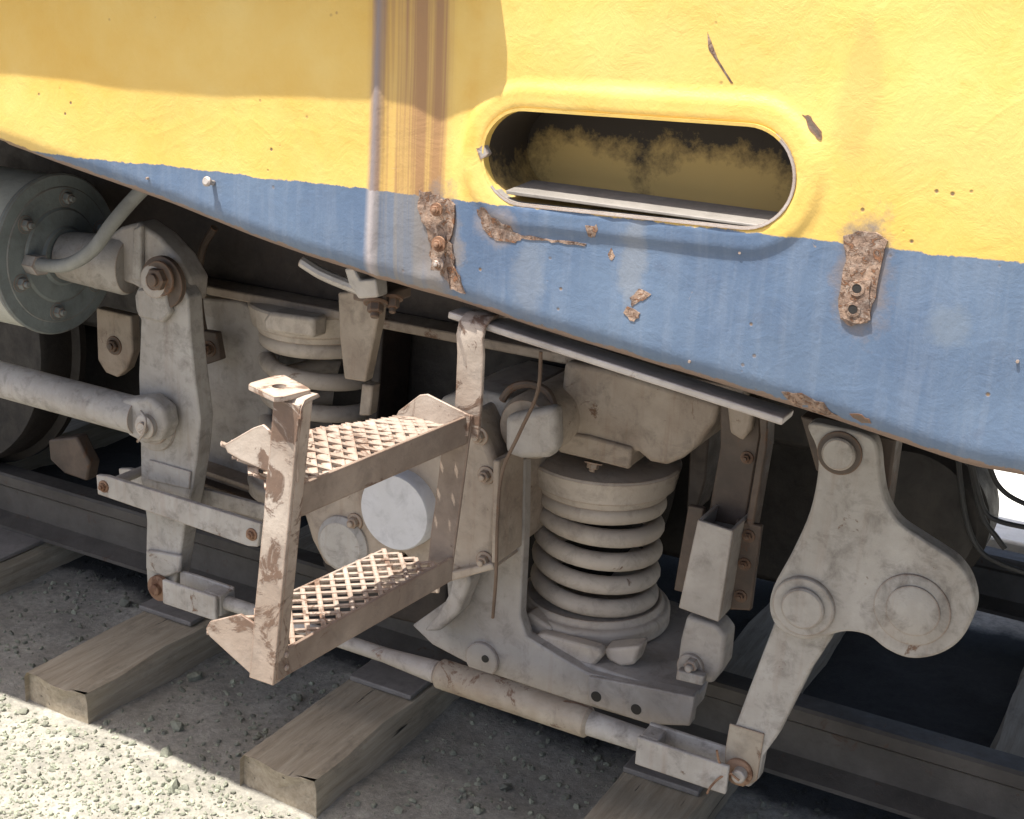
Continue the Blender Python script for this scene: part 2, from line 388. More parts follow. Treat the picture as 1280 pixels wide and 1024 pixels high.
SLX = [-4.18, -3.51, -2.84, -2.17, -1.52, -.82, -.17, .48, 1.1]
def on_sleeper(x, y):
    return y > 1.93 and any(abs(x-s) < .125 for s in SLX)
def stones():
    base = NB(); bmesh.ops.create_icosphere(base, subdivisions=1, radius=1)
    bv = [v.co.copy() for v in base.verts]; bf = [[v.index for v in f.verts] for f in base.faces]; base.free()
    verts = []; faces = []; tone = []
    R = random.Random(3)
    def add(x, y, r, t):
        z = gh(x, y)+r*.25; o = len(verts)
        q = Matrix.Rotation(R.uniform(0, 6.28), 3, Vector((R.uniform(-1, 1), R.uniform(-1, 1), R.uniform(-1, 1))).normalized())
        s = (R.uniform(.7, 1.3), R.uniform(.7, 1.2), R.uniform(.45, .8))
        for v in bv:
            k = r*R.uniform(.75, 1.2)
            p = q @ Vector((v.x*s[0], v.y*s[1], v.z*s[2]))*k
            verts.append((x+p.x, y+p.y, z+p.z))
        for f in bf: faces.append([o+i for i in f])
        tone.extend([t]*len(bf))
    n = 0
    while n < 15000:                      # the sunlit shoulder near the track, dense with small stones
        x, y = R.uniform(-2.75, -.6), R.uniform(1.15, 2.05)
        d = 1.83 - y
        if R.random() > (1 if d > 0 else math.exp(d*14)) or on_sleeper(x, y): continue
        r = .002+.0055*R.random()**2.6
        if R.random() < .008: r = R.uniform(.008, .012)
        add(x, y, r, min(1, max(0, R.gauss(.45, .28)))); n += 1
    n = 0
    while n < 3200:                      # thinly over the dust between the sleepers
        x, y = R.uniform(-3.6, .7), R.uniform(1.85, 2.62)
        if on_sleeper(x, y): continue
        r = .002+.008*R.random()**2.2
        if R.random() < .012: r = R.uniform(.012, .022)
        add(x, y, r, min(.8, max(0, R.gauss(.22, .18)))); n += 1
    me = bpy.data.meshes.new('gravel'); me.from_pydata(verts, [], faces)
    a = me.attributes.new('tone', 'FLOAT', 'FACE'); a.data.foreach_set('value', tone)
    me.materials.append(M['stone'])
    o = bpy.data.objects.new('gravel', me); COL.objects.link(o); o['kind'] = 'stuff'
    o['label'] = 'pale loose gravel on the sunlit ground beside the sleepers'; o['category'] = 'gravel'
stones()

# ------------------------------------------------------------------ sleepers
SL_LAB = {-4.18: 'timber sleeper beyond the left edge of the view under the dark wheels',
 -3.51: 'timber sleeper under the rail far left behind the brake cylinder',
 -2.84: 'timber sleeper at the far left edge of the photo, half under shadow',
 -2.17: 'weathered grey timber sleeper below the left brake lever, its cut end chamfered',
 -1.52: 'weathered timber sleeper below the boarding step, nearest end at bottom centre',
 -.82: 'timber sleeper at the bottom edge, below the coil spring and long brake rod',
 -.17: 'timber sleeper in shadow at the lower right beside the lobed brake lever',
 .48: 'timber sleeper in deep shadow at the right edge of the view',
 1.1: 'timber sleeper beyond the right edge of the view under the locomotive'}
def sleeper():
    bm = NB(); y0, y1 = 1.945, 4.2; hw = .098
    n = 34; rows = []
    for i in range(n+1):
        y = y0 + (y1-y0)*((i/n)**1.6)
        row = []
        for k, (dx, dz) in enumerate(((-1, -1), (-1, -.12), (-.93, 0), (-.5, 0), (0, 0), (.5, 0), (.93, 0), (1, -.12), (1, -1))):
            j = .010*noise.noise(Vector((k*3.1, y*5, 1))); jz = .009*noise.noise(Vector((k*1.7, y*7, 5)))
            e = .0
            if i == 0: e = .012*noise.noise(Vector((k*1.37+.3, 4.2, 2.1))) + (.022 if dx < -.8 else (.012 if dx > .8 else 0))
            row.append(bm.verts.new((dx*hw + j, y+e, dz*.15+jz*(dz > -.5))))
        rows.append(row)
    for a, b in zip(rows, rows[1:]):
        for k in range(8): bm.faces.new((a[k], a[k+1], b[k+1], b[k]))
        bm.faces.new((a[8], a[0], b[0], b[8]))
    cc = sum((v.co for v in rows[0]), Vector())/9; cv = bm.verts.new((cc.x, cc.y-.004, -.05))
    for k in range(9): bm.faces.new((rows[0][(k+1) % 9], rows[0][k], cv))
    bm.faces.new(rows[-1])
    return bm
def plate_bm():
    bm = NB(); b_bb(bm, (-.085, 2.33, .001), (.085, 2.77, .014)); return bm
sl0 = emit('sleeper', sleeper(), 'wood', loc=(0, 0, 0), bev=.004, smooth=50)
tp0 = emit('tie_plate', plate_bm(), 'plate', loc=(0, 0, 0), bev=.003)
for i, x in enumerate(SLX):
    s, t = (sl0, tp0) if i == 0 else (sl0.copy(), tp0.copy())
    if i: COL.objects.link(s); COL.objects.link(t)
    s.location = (x, 0, 0); s.rotation_euler = (0, 0, radians(random.uniform(-.5, .5)))
    s['label'] = SL_LAB[x]; s['category'] = 'sleeper'; s['group'] = 'timber sleepers across the track'
    t.location = (x, 0, 0.0); t['category'] = 'tie plate'; t['group'] = 'steel plates under the near rail'
    t['label'] = 'flat steel plate under the near rail on the ' + SL_LAB[x].replace('weathered ', '').split(',')[0].replace('grey ', '')
    t['label'] = ' '.join(t['label'].split()[:16])

# ------------------------------------------------------------------ rails
def rail(yc, label):
    prof = [(-.068, 0), (.068, 0), (.068, .010), (.012, .026), (.009, .10), (.034, .118), (.035, .146), (.028, .152), (-.028, .152), (-.035, .146), (-.034, .118), (-.009, .10), (-.012, .026), (-.068, .010)]
    bm = NB(); b_prism(bm, [(-14, yc+a, .014+b) for a, b in prof], (26, 0, 0))
    return emit('rail', bm, 'rail', loc=(-1, yc, .014), label=label, cat='rail', group='rails of the track')
rail(2.545, 'dull brown steel rail running under the wheels, the one nearer the camera')
rail(3.62, 'dull steel rail in the dark on the far side of the locomotive')

# ------------------------------------------------------------------ locomotive body
BOT = [(-30, 170), (0, 185), (100, 222), (200, 258), (300, 298), (380, 327), (455, 352), (520, 372), (580, 388), (700, 428), (850, 474), (1000, 522), (1120, 562), (1210, 592), (1280, 605)]
bott = [(-6.0, 1.33), (-2.4, 1.32)] + [(at(*p, y=B).x, at(*p, y=B).z) for p in BOT] + [(.1, 1.068), (2.5, 1.066)]
def zb(x):
    for a, b in zip(bott, bott[1:]):
        if a[0] <= x <= b[0]: return a[1] + (b[1]-a[1])*(x-a[0])/(b[0]-a[0])
    return bott[-1][1]
HX0, HX1, HZ0, HZ1, HR = -.808, -.512, 1.372, 1.381, .0595   # hand hole: stadium around the segment
def dist_h(x, z):
    dx, dz = HX1-HX0, HZ1-HZ0; t = max(0, min(1, ((x-HX0)*dx+(z-HZ0)*dz)/(dx*dx+dz*dz)))
    return sqrt((x-HX0-t*dx)**2 + (z-HZ0-t*dz)**2)
def stadium(r, n=22):
    a = atan2(HZ1-HZ0, HX1-HX0); P = []
    for i in range(n+1):
        t = a - pi/2 + pi*i/n; P.append((HX1+r*cos(t), HZ1+r*sin(t)))
    L = 14
    for i in range(1, L): k = i/L; P.append((HX1+(HX0-HX1)*k + r*cos(a+pi/2), HZ1+(HZ0-HZ1)*k + r*sin(a+pi/2)))
    for i in range(n+1):
        t = a + pi/2 + pi*i/n; P.append((HX0+r*cos(t), HZ0+r*sin(t)))
    for i in range(1, L): k = i/L; P.append((HX0+(HX1-HX0)*k + r*cos(a-pi/2), HZ0+(HZ1-HZ0)*k + r*sin(a-pi/2)))
    return P
def surf_y(x, z):
    y = B; d = z - zb(x); rr = .035
    if d < rr: q = rr-max(d, 0); y += rr - sqrt(max(0, rr*rr-q*q))
    h = dist_h(x, z) - HR
    if h < .045: y -= .0045*(1-max(0, min(1, (h-.026)/.012)))
    if h < .006: y += .003*(1-max(h, 0)/.006)
    y += .006*noise.noise(Vector((x*3.2, z*3.2, 0))) + .003*noise.noise(Vector((x*6.5+4, z*6.5, 7))) + .0012*noise.noise(Vector((x*11, z*11, 4)))
    y += .006*math.exp(-((x+.94)/.03)**2)*(1 if z > 1.2 else .3)                    # shallow crease by the streaks
    y -= .006*math.exp(-((x+1.035+.03*(1.4-z))/.009)**2)                                       # raised vertical seam
    return y
def body():
    root = empty('locomotive', (-.8, B, 1.07), 'yellow locomotive body with a blue lower band and an oval hand hole, paint peeling', 'locomotive')
    pts = []
    zt = 1.72; x0, x1 = -2.5, .3
    x = x0
    while x <= x1+1e-6:
        for d in (0, .004, .009, .015, .022, .030, .037): pts.append((x, zb(x)+d))
        x += .02
    x = x0
    while x <= x1+1e-6:
        z = 1.0
        while z <= zt+1e-6:
            if z > zb(x)+.046 and not (dist_h(x, z)-HR < .05) and not abs(x+1.035+.03*(1.4-z)) < .036: pts.append((x, z))
            z += .02
        x += .02
    for i in range(15):
        z = zb(-1.035)+.055
        while z < zt: pts.append((-1.063+.004*i-.03*(1.4-z), z)); z += .012
    n0 = len(pts); ring = stadium(HR); pts += ring
    for r in (.003, .006, .012, .020, .026, .030, .034, .038, .046): pts += stadium(HR+r)
    ed = [(n0+i, n0+(i+1) % len(ring)) for i in range(len(ring))]
    V, E_, F_, *rest = delaunay_2d_cdt([Vector(p) for p in pts], ed, [], 0, 1e-5)
    bm = NB(); lay = bm.verts.layers.float.new('rim'); vs = [bm.verts.new((v[0], surf_y(v[0], v[1]), v[1])) for v in V]
    for v in vs:
        d = v.co.z - zb(v.co.x); r1 = max(0, 1-d/.035)
        h = dist_h(v.co.x, v.co.z)-HR; r2 = max(0, 1-h/.006)*.8
        v[lay] = max(r1, r2)
    for f in F_:
        c = sum((V[i] for i in f), Vector((0, 0)))/len(f)
        if dist_h(c[0], c[1]) < HR-1e-4 or c[1] < zb(c[0])-1e-4: continue
        bm.faces.new([vs[i] for i in f])
    bmesh.ops.delete(bm, geom=[v for v in bm.verts if not v.link_faces], context='VERTS')
    # the rest of the side, the roof, the far side and the ends
    side = emit('side_panel', bm, 'body', root, smooth=60)
    bm = NB()
    W = 2.3; XL, XR, ZT = -6, 2.5, 1.95  # unseen low roof and narrow width, shaped so sun reaches the far ground
    b_bb(bm, (x0, B+.002, 1.722), (x1, B+.03, ZT)); b_bb(bm, (XL, B+.002, 1.32), (x0-.002, B+.03, ZT)); b_bb(bm, (x1+.002, B+.002, 1.07), (XR, B+.03, ZT))
    b_bb(bm, (XL, B, ZT), (XR, B+W, ZT+.03)); b_bb(bm, (XL, B+W-.03, .6), (-1.3, B+W, ZT-.001)); b_bb(bm, (-1.299, B+W-.03, 1.12), (XR, B+W, ZT-.001))  # far skirt shaped to hold back light from behind the bogie
    b_bb(bm, (XL-.03, B, 1.32), (XL-.001, B+W, ZT+.02)); b_bb(bm, (XR+.001, B, 1.06), (XR+.03, B+W, ZT+.02))
    emit('shell', bm, 'body', root)
    # floor follows the lower edge
    bm = NB(); xs = [-5.9, -4, -2.5] + [x0+.05*i for i in range(1, 57)] + [2.4]
    pr = [(x, B+.036, zb(x)+.003) for x in xs] + [(x, B+.036, zb(x)+.020) for x in reversed(xs)]
    b_prism(bm, pr, (0, W-.08, 0))
    emit('underfloor', bm, 'shade_black', root)
    # hand hole pocket
    D = .12
    bm = NB(); a = stadium(HR-.0005); fr = [bm.verts.new((p[0], B-.001, p[1])) for p in a]; bk = [bm.verts.new((p[0], B+D, p[1])) for p in a]
    for i in range(len(a)): j = (i+1) % len(a); bm.faces.new((fr[i], fr[j], bk[j], bk[i]))
    bm.faces.new(bk)
    pk = emit('hand_hole_pocket', bm, 'pocket', root, smooth=40)
    bm = NB(); b_prism(bm, [at(632, 238, y=B-.002), at(962, 283, y=B-.002), at(966, 287, y=B-.002), at(633, 243, y=B-.002)], (0, .075, .006))
    emit('hand_hole_ledge', bm, 'plate', pk, bev=.001)
    bm = NB(); P = stadium(HR-.001); Q = stadium(HR+.003); n = len(P)
    def rag(i): return .0015*noise.noise(Vector((P[i][0]*90, P[i][1]*90, 0)))
    rings = [[bm.verts.new((p[0], y, p[1])) for p in S_] for S_, y in ((P, B+.010), (P, B-.004), (Q, B-.0045), (Q, B+.002))]
    for r_ in rings:
        for i, v in enumerate(r_): v.co.y += rag(i)
    for a_, b_ in zip(rings, rings[1:]):
        for i in range(n): j = (i+1) % n; bm.faces.new((a_[i], a_[j], b_[j], b_[i]))
    rim = emit('hand_hole_rim', bm, 'body', pk); rim.data.materials.append(M['steel'])
    for f in rim.data.polygons:          # worn to bare metal along the bottom and the right end
        c = f.center + org(rim); k = noise.noise(Vector((c.x*40, c.z*40, 2)))
        if c.z < 1.335+.02*k or c.x > -.475+.02*k: f.material_index = 1
    # unseen ledge added above the view to cast the shadow on the upper left
    bm = NB(); b_prism(bm, [(-5.5, B, 1.543), (-5.5, B-.062, 1.535), (-5.5, B-.062, 1.60), (-5.5, B, 1.615)], (4.615, 0, .11))
    emit('shadow_ledge', bm, 'body', root, bev=.004)
    # under edge strip
    bm = NB(); p0, p1 = at(570, 390, y=B+.05), at(985, 522, y=B+.05)
    b_bar(bm, p0, p1, .045, .010, up=(0, 0, 1)); emit('lower_edge_strip', bm, 'steel', root, bev=.002)
    # rusty mounting pads
    def jag(px, k=2.2, sub=3):
        o = []
        for i, p in enumerate(px):
            q = px[(i+1) % len(px)]
            for s in range(sub):
                t = s/sub; o.append((p[0]+(q[0]-p[0])*t+random.uniform(-k, k), p[1]+(q[1]-p[1])*t+random.uniform(-k, k)))
        return o
    def patch(px, name, mat, t=.0025, k=2.2, sub=3, back=.008, bev=.0008):
        pr = [at(p[0], p[1], y=B) for p in jag(px, k, sub)]
        bm = NB(); fr = []; bk = []
        for p in pr: y = surf_y(p.x, p.z); fr.append(bm.verts.new((p.x, y-t, p.z))); bk.append(bm.verts.new((p.x, y+back, p.z)))
        c = sum(pr, Vector())/len(pr); cv = bm.verts.new((c.x, surf_y(c.x, c.z)-t, c.z)); n = len(fr)
        for i in range(n):
            j = (i+1) % n; bm.faces.new((fr[i], fr[j], cv)); bm.faces.new((fr[i], bk[i], bk[j], fr[j]))
        return emit(name, bm, mat, root, smooth=30)
    pad = patch([(524, 240), (545, 244), (566, 252), (572, 275), (563, 300), (568, 330), (580, 366), (562, 360), (552, 345), (538, 340), (534, 300), (524, 270)], 'mounting_pad', 'flake', .003, 3, 4)
    bolt(pad, at(546, 262, y=B-.006), .006, .004, 'rust'); bolt(pad, at(549, 305, y=B-.006), .007, .004, 'rust'); bolt(pad, at(548, 330, y=B-.006), .006, .004, 'steel')
    pad2 = patch([(1056, 296), (1072, 288), (1095, 289), (1110, 302), (1104, 330), (1094, 372), (1086, 402), (1066, 408), (1050, 398), (1050, 360), (1058, 325)], 'mounting_pad', 'flake', .003, 1.6, 3)
    patch([(1062, 350), (1090, 350), (1088, 398), (1068, 404), (1052, 394), (1054, 370)], 'mounting_pad', 'flake', .0045, 2, 3)
    for p in ((1071, 361), (1066, 387)):
        bm = NB(); c = at(*p, y=B-.0052); b_lathe(bm, c, (0, 1, 0), [(0, .0052), (.004, .005)], 18); emit('screw_hole', bm, 'hole', pad2)
        bm = NB(); b_lathe(bm, c+Vector((0, .001, 0)), (0, -1, 0), [(0, .0095), (.0012, .009), (.0016, .0058), (.0004, .0055)], 20); emit('washer', bm, 'flake', pad2)
    patch([(596, 262), (606, 258), (622, 275), (640, 284), (652, 296), (646, 305), (625, 302), (612, 296), (604, 280)], 'rust_patch', 'flake', .0008, 2, 3)
    patch([(648, 294), (690, 299), (732, 304), (731, 307), (690, 302), (652, 298)], 'bare_metal_scratch', 'flake', .001, 1.6, 6)
    patch([(732, 282), (748, 281), (746, 296), (735, 297)], 'rust_patch', 'flake', .0008, 2)
    patch([(788, 372), (800, 362), (815, 367), (810, 374), (796, 378), (790, 384)], 'rust_patch', 'flake', .0008, 1.6, 3)
    patch([(779, 390), (786, 384), (800, 390), (800, 398), (788, 401)], 'rust_patch', 'flake', .0012, 1.6, 3)
    patch([(760, 318), (764, 311), (769, 320), (764, 326)], 'rust_patch', 'flake', .0006, 1)
    patch([(598, 186), (606, 180), (611, 192), (604, 200)], 'bare_metal_scratch', 'steel', .0025, 1)
    patch([(975, 490), (1000, 492), (1030, 506), (1042, 522), (1018, 522), (990, 512)], 'rust_patch', 'flake', .0008, 2.2)
    patch([(1060, 518), (1078, 518), (1088, 530), (1074, 532)], 'rust_patch', 'brown', .0008, 1.5)
    patch([(1003, 142), (1012, 146), (1028, 166), (1026, 174), (1014, 164)], 'rust_patch', 'brown', .0008, 1.8)
    patch([(884, 40), (887, 60), (903, 84), (915, 104), (912, 104), (900, 84), (885, 62)], 'bare_metal_scratch', 'flake', .0004, .4, 2)
    # screw stub with its own shadow
    bm = NB(); c = at(265, 229, y=B); b_lathe(bm, c+Vector((0, .003, 0)), (0, -1, .25), [(0, .004), (.012, .004), (.012, .007), (.016, .0075), (.018, .005)], 14); emit('screw', bm, 'steel', root)
    for p in ((184, 223), (862, 452), (1272, 452), (925, 316)):
        bm = NB(); c = at(*p, y=B); b_lathe(bm, c+Vector((0, .002, 0)), (0, -1, 0), [(0, .0022), (.004, .0018)], 8); emit('screw', bm, 'steel', root)
    return root
loco = body()

# ------------------------------------------------------------------ bogie frame
def bogie():
    root = empty('bogie_frame', (-1.38, 2.4, .2), 'grimy grey bogie side frame hanging below the locomotive, with spring seats', 'bogie')
    # main side beam, its web and lower flange
    bm = NB(); b_bb(bm, (-2.9, 2.36, .895), (-.1, 2.385, 1.16)); b_bb(bm, (-2.9, 2.52, .895), (-.1, 2.545, 1.16)); emit('side_beam', bm, 'deep', root, bev=.003)
    bm = NB(); b_bb(bm, (-2.25, 2.30, .872), (-.72, 2.60, .893)); emit('beam_flange', bm, 'warm', root, bev=.004)
    # pedestal plate left of the left spring
    bm = NB(); b_plate(bm, [(236, 372), (300, 376), (326, 392), (334, 420), (338, 470), (336, 560), (350, 640), (300, 650), (250, 640), (240, 560)], 2.34, .04)
    emit('pedestal', bm, 'grey', root, bev=.006)
    # web behind the axle box
    bm = NB(); b_plate(bm, [(470, 395), (480, 395), (472, 520), (460, 620), (450, 620)], 2.36, .12); emit('pedestal', bm, 'deep', root, bev=.004)
    # front plate carrying the right spring
    bm = NB()
    b_plate(bm, [(545, 570), (656, 574), (655, 660), (650, 770), (658, 796), (700, 822), (735, 842), (868, 870), (862, 908), (812, 906), (700, 872), (600, 838), (540, 806), (515, 782), (560, 750)], 2.2, .03)
    fp = emit('front_plate', bm, 'grey', root, bev=.004)
    bm = NB(); zt = at(800, 855, y=2.2).z; x0 = at(658, 790, y=2.2).x; x1 = at(868, 870, y=2.2).x
    b_prism(bm, [(x0, 2.231, zt-.004), (x1, 2.2, zt), (x1+.0, 2.26, zt), (x1-.07, 2.56, zt), (x0-.05, 2.62, zt)], (0, 0, -.03))
    emit('spring_shelf', bm, 'grey', root, bev=.005)
    bm = NB(); b_plate(bm, [(735, 846), (800, 858), (868, 872), (862, 908), (812, 906), (735, 880)], 2.188, .0115); emit('gusset', bm, 'grey', root, bev=.003)
    for p in ((745, 871), (795, 887)):
        bm = NB(); b_lathe(bm, at(*p, y=2.187), (0, 1, 0), [(0, .011), (.004, .011)], 20); emit('bolt_hole', bm, 'hole', fp)
    bm = NB(); b_lathe(bm, at(604, 823, y=2.2), (0, -1, 0), [(0, .038), (.008, .038), (.010, .036)], 30); emit('boss', bm, 'grey', root)
    bm = NB(); b_lathe(bm, at(606, 824, y=2.188), (0, 1, 0), [(0, .008), (.003, .008)], 16); emit('bolt_hole', bm, 'hole', fp)
    # left shelf
    bm = NB(); b_bb(bm, (-2.0, 2.30, .40), (-1.55, 2.62, .44)); emit('spring_shelf', bm, 'warm', root, bev=.005)
    # stacked plates under the left of the frame (leaf-like)
    for i in range(3):
        bm = NB(); p0, p1 = at(225, 572+i*17, y=2.32-.02*i), at(340, 612+i*17, y=2.32-.02*i); b_bar(bm, p0, p1, .06, .012); emit('stacked_plate', bm, ['warm', 'brown', 'grey'][i], root, bev=.002)
    # spring top bracket (right)
    bm = NB(); b_plate(bm, [(705, 452), (760, 462), (900, 505), (892, 530), (872, 558), (852, 574), (832, 582), (812, 578), (798, 566), (790, 564), (786, 588), (740, 576), (697, 566), (699, 510)], 2.27, .30)
    br = emit('spring_bracket', bm, 'warm', root, bev=.010, seg=3)
    bm = NB(); b_plate(bm, [(699, 540), (735, 545), (790, 560), (786, 588), (740, 576), (697, 566)], 2.262, .02); emit('bracket_lip', bm, 'warm', br, bev=.006)
    bolt(br, at(742, 578, y=2.28), .012, .01, 'warm', d=(0, -.3, -1)); 
    # hanging plate beside the left spring
    bm = NB(); b_plate(bm, [(422, 366), (476, 362), (472, 400), (456, 478), (430, 474), (424, 420)], 2.14, .03); emit('hanger_plate', bm, 'warm', root, bev=.004)
    bm = NB(); b_plate(bm, [(452, 480), (466, 482), (462, 520), (448, 520)], 2.2, .03); emit('hanger_plate', bm, 'warm', root, bev=.004)
    # dark bracket plate behind the left lever
    bm = NB(); b_plate(bm, [(120, 385), (164, 395), (166, 440), (158, 462), (146, 472), (132, 466), (122, 450)], 2.42, .03); bp = emit('bracket_plate', bm, 'warm', root, bev=.004)
    bolt(bp, at(143, 432, y=2.42), .016, .01, 'brown')
    bm = NB(); b_plate(bm, [(60, 550), (95, 546), (112, 580), (108, 602), (80, 592), (62, 575)], 2.42, .04); emit('bracket_plate', bm, 'brown', root, bev=.006)
    # swing bracket hanging by the lever
    bm = NB(); b_tube(bm, [at(268, 285, y=2.3), at(254, 310, y=2.3), at(248, 350, y=2.3), at(252, 400, y=2.3), at(262, 440, y=2.3)], .009, 10); emit('hanger_rod', bm, 'brown', root)
    bm = NB(); b_plate(bm, [(244, 412), (270, 416), (276, 450), (258, 456), (244, 444)], 2.29, .02); hb = emit('hanger_foot', bm, 'brown', root, bev=.003)
    bolt(hb, at(262, 436, y=2.29), .012, .012, 'brown')
    # inner structure that fills the dark, shade put into its colour
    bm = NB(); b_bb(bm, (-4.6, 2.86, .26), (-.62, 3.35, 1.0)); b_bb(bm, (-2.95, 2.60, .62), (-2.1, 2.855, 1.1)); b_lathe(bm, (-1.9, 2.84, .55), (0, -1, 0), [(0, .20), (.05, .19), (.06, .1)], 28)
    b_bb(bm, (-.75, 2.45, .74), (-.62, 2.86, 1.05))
    emit('traction_motor', bm, 'shade_black', root, bev=.02)
    # bracket at the right lever's pivot
    bm = NB(); b_plate(bm, [(1000, 520), (1120, 550), (1106, 650), (1094, 640), (1088, 600), (1020, 590)], 2.12, .06); emit('pivot_bracket', bm, 'brown', root, bev=.004)
    bm = NB(); b_plate(bm, [(864, 480), (890, 490), (882, 600), (870, 640), (858, 640), (862, 560)], 2.42, .08); emit('pedestal', bm, 'deep', root, bev=.004)
    return root
bogie()

# ------------------------------------------------------------------ wheels
def wheelset(x, label):
    root = empty('wheelset', (x, 3.08, .57), label, 'wheel', 'wheelsets under the locomotive')
    for s, y in ((1, 2.545), (-1, 3.62)):
        bm = NB(); b_lathe(bm, (x, y-.055*s, .57), (0, s, 0), [(0, .05), (.0, .36), (.0, .395), (.012, .403), (.10, .407), (.108, .43), (.13, .43), (.135, .05)], 72)
        emit('wheel', bm, 'dark', root)
    bm = NB(); b_cyl(bm, (x, 2.56, .57), (x, 3.6, .57), .085); emit('axle', bm, 'dark', root)
wheelset(-1.38, 'dark wheels on their axle behind the pale round axle box cover')
wheelset(-3.12, 'dark grimy wheels showing at the left edge below the push rod')

# ------------------------------------------------------------------ axle box
def axlebox():
    root = empty('axle_box', (-1.38, 2.3, .5), 'beige cast axle box with a pale round cover between the two coil springs', 'axle box')
    bm = NB(); b_plate(bm, [(362, 590), (400, 575), (470, 570), (545, 548), (590, 512), (612, 560), (626, 600), (622, 640), (616, 704), (590, 722), (562, 716), (520, 712), (500, 690), (476, 712), (446, 722), (404, 708), (388, 676)], 2.12, .3)
    hs = emit('housing', bm, 'warm', root, bev=.014, seg=3)
    bm = NB(); c = at(492, 641, y=2.085); b_lathe(bm, c+Vector((0, .04, 0)), (0, -1, 0), [(0, .082), (.035, .080), (.04, .077), (.0402, 0)], 56); emit('round_cover', bm, 'disc', root, label='pale lilac round cover')
    bm = NB(); c = at(426, 682, y=2.11); b_lathe(bm, c+Vector((0, .05, 0)), (0, -1, 0), [(0, .062), (.045, .062), (.055, .05), (.056, 0)], 36); emit('boss', bm, 'pale', root)
    for p in ((444, 652), (608, 594), (606, 700), (420, 596), (600, 545)): bolt(hs, at(*p, y=2.119), .012, .012, 'warm')
    # horn with a rib and the round nose
    bm = NB(); b_plate(bm, [(548, 498), (588, 486), (640, 498), (648, 540), (640, 580), (612, 590), (560, 556), (545, 530)], 2.2, .26); emit('horn', bm, 'grey', root, bev=.012, seg=3)
    bm = NB(); c = at(655, 538, y=2.16); b_lathe(bm, c+Vector((0, .3, 0)), (0, -1, 0), [(0, .066), (.275, .064), (.292, .056), (.2925, 0)], 40); emit('round_nose', bm, 'warm', root)
    bm = NB(); b_plate(bm, [(630, 520), (694, 508), (696, 560), (686, 574), (650, 575), (630, 568)], 2.13, .04); emit('nose_cap', bm, 'grey', root, bev=.014, seg=3)
    bm = NB(); b_tube(bm, [at(628, 500, y=2.2), at(640, 485, y=2.2), at(662, 480, y=2.2), at(684, 490, y=2.2), at(694, 512, y=2.2)], .008, 8); emit('nose_ring', bm, 'brown', root)
    # curved lug at the foot
    bm = NB(); b_plate(bm, [(582, 712), (588, 728), (572, 768), (548, 790), (528, 790), (546, 770), (562, 740), (566, 716)], 2.14, .05); emit('lug', bm, 'grey', root, bev=.008, seg=3)
    bm = NB(); b_plate(bm, [(560, 716), (614, 704), (618, 712), (560, 728)], 2.1, .1); emit('foot_ledge', bm, 'warm', root, bev=.003)
    bm = NB(); b_plate(bm, [(616, 575), (624, 576), (622, 704), (614, 704)], 2.09, .1); emit('side_rib', bm, 'warm', root, bev=.003)
    bm = NB(); b_plate(bm, [(400, 700), (470, 700), (520, 712), (560, 722), (560, 790), (470, 770), (420, 745)], 2.28, .1); emit('keeper', bm, 'deep', root, bev=.008)
axlebox()

# ------------------------------------------------------------------ coil springs
def coil_spring(x, y, zbot, ztop, label):
    root = empty('coil_spring', (x, y, zbot), label, 'spring', 'primary coil springs beside the axle box')
    bm = NB(); turns = 4.75; n = int(turns*36); R_, r_ = .118, .0195; P = []
    for i in range(n+1):
        t = i/n*turns
        f = 0 if t < .3 else (1 if t > turns-.3 else (t-.3)/(turns-.6))
        z = zbot+.040 + f*(ztop-zbot-.080) + (t-.4)*.0
        a = -2*pi*t + 2.2; P.append(Vector((x+R_*cos(a), y+R_*sin(a), z)))
    # blend ends so they sit flat on the seats
    b_tube(bm, P, r_, 16, res=1); emit('coil', bm, 'spring', root)
    bm = NB(); b_lathe(bm, (x, y, ztop-.022), (0, 0, 1), [(0, .10), (.0, .138), (.014, .144), (.018, .152), (.062, .161), (.067, .158), (.073, .13), (.074, .09), (.074, 0)], 56)
    cp = emit('spring_cap', bm, 'spring', root)
    bm = NB(); b_lathe(bm, (x, y, zbot-.018), (0, 0, 1), [(0, .165), (.030, .165), (.036, .160), (.038, .150), (.050, .147), (.052, .142), (.044, .138), (.044, .06)], 56)
    emit('spring_seat', bm, 'spring', root, bev=.003)
    return root
ZS = at(800, 855, y=2.2).z
sp = coil_spring(-1.04, 2.42, ZS+.022, .612, 'dusty beige coil spring in full view between axle box and damper')
sp2 = coil_spring(-1.76, 2.42, .44, .828, 'beige coil spring half hidden behind the boarding step and hanger plate')
# clamps of the right seat and of the caps
def clamps():
    bm = NB(); b_plate(bm, [(668, 795), (676, 792), (750, 812), (752, 822), (738, 838), (668, 812)], 2.225, .03); emit('seat_clamp', bm, 'spring', sp, bev=.006)
    bm = NB(); b_plate(bm, [(645, 778), (660, 766), (690, 786), (688, 800), (672, 806), (645, 792)], 2.25, .05); emit('seat_clamp', bm, 'spring', sp, bev=.006)
    bm = NB(); b_plate(bm, [(752, 812), (800, 808), (792, 832), (776, 834), (760, 826)], 2.245, .05); emit('seat_clamp', bm, 'spring', sp, bev=.006)
    bm = NB(); b_plate(bm, [(328, 400), (336, 390), (392, 398), (392, 424), (330, 414)], 2.235, .05); emit('cap_clamp', bm, 'spring', sp2, bev=.008)
    bm = NB(); b_cyl(bm, (-1.04, 2.42, .70), (-1.04, 2.42, .80), .07); emit('guide_post', bm, 'brown', sp)
    bm = NB(); b_cyl(bm, (-1.76, 2.42, .87), (-1.76, 2.42, .885), .07); emit('guide_post', bm, 'brown', sp2)
clamps()

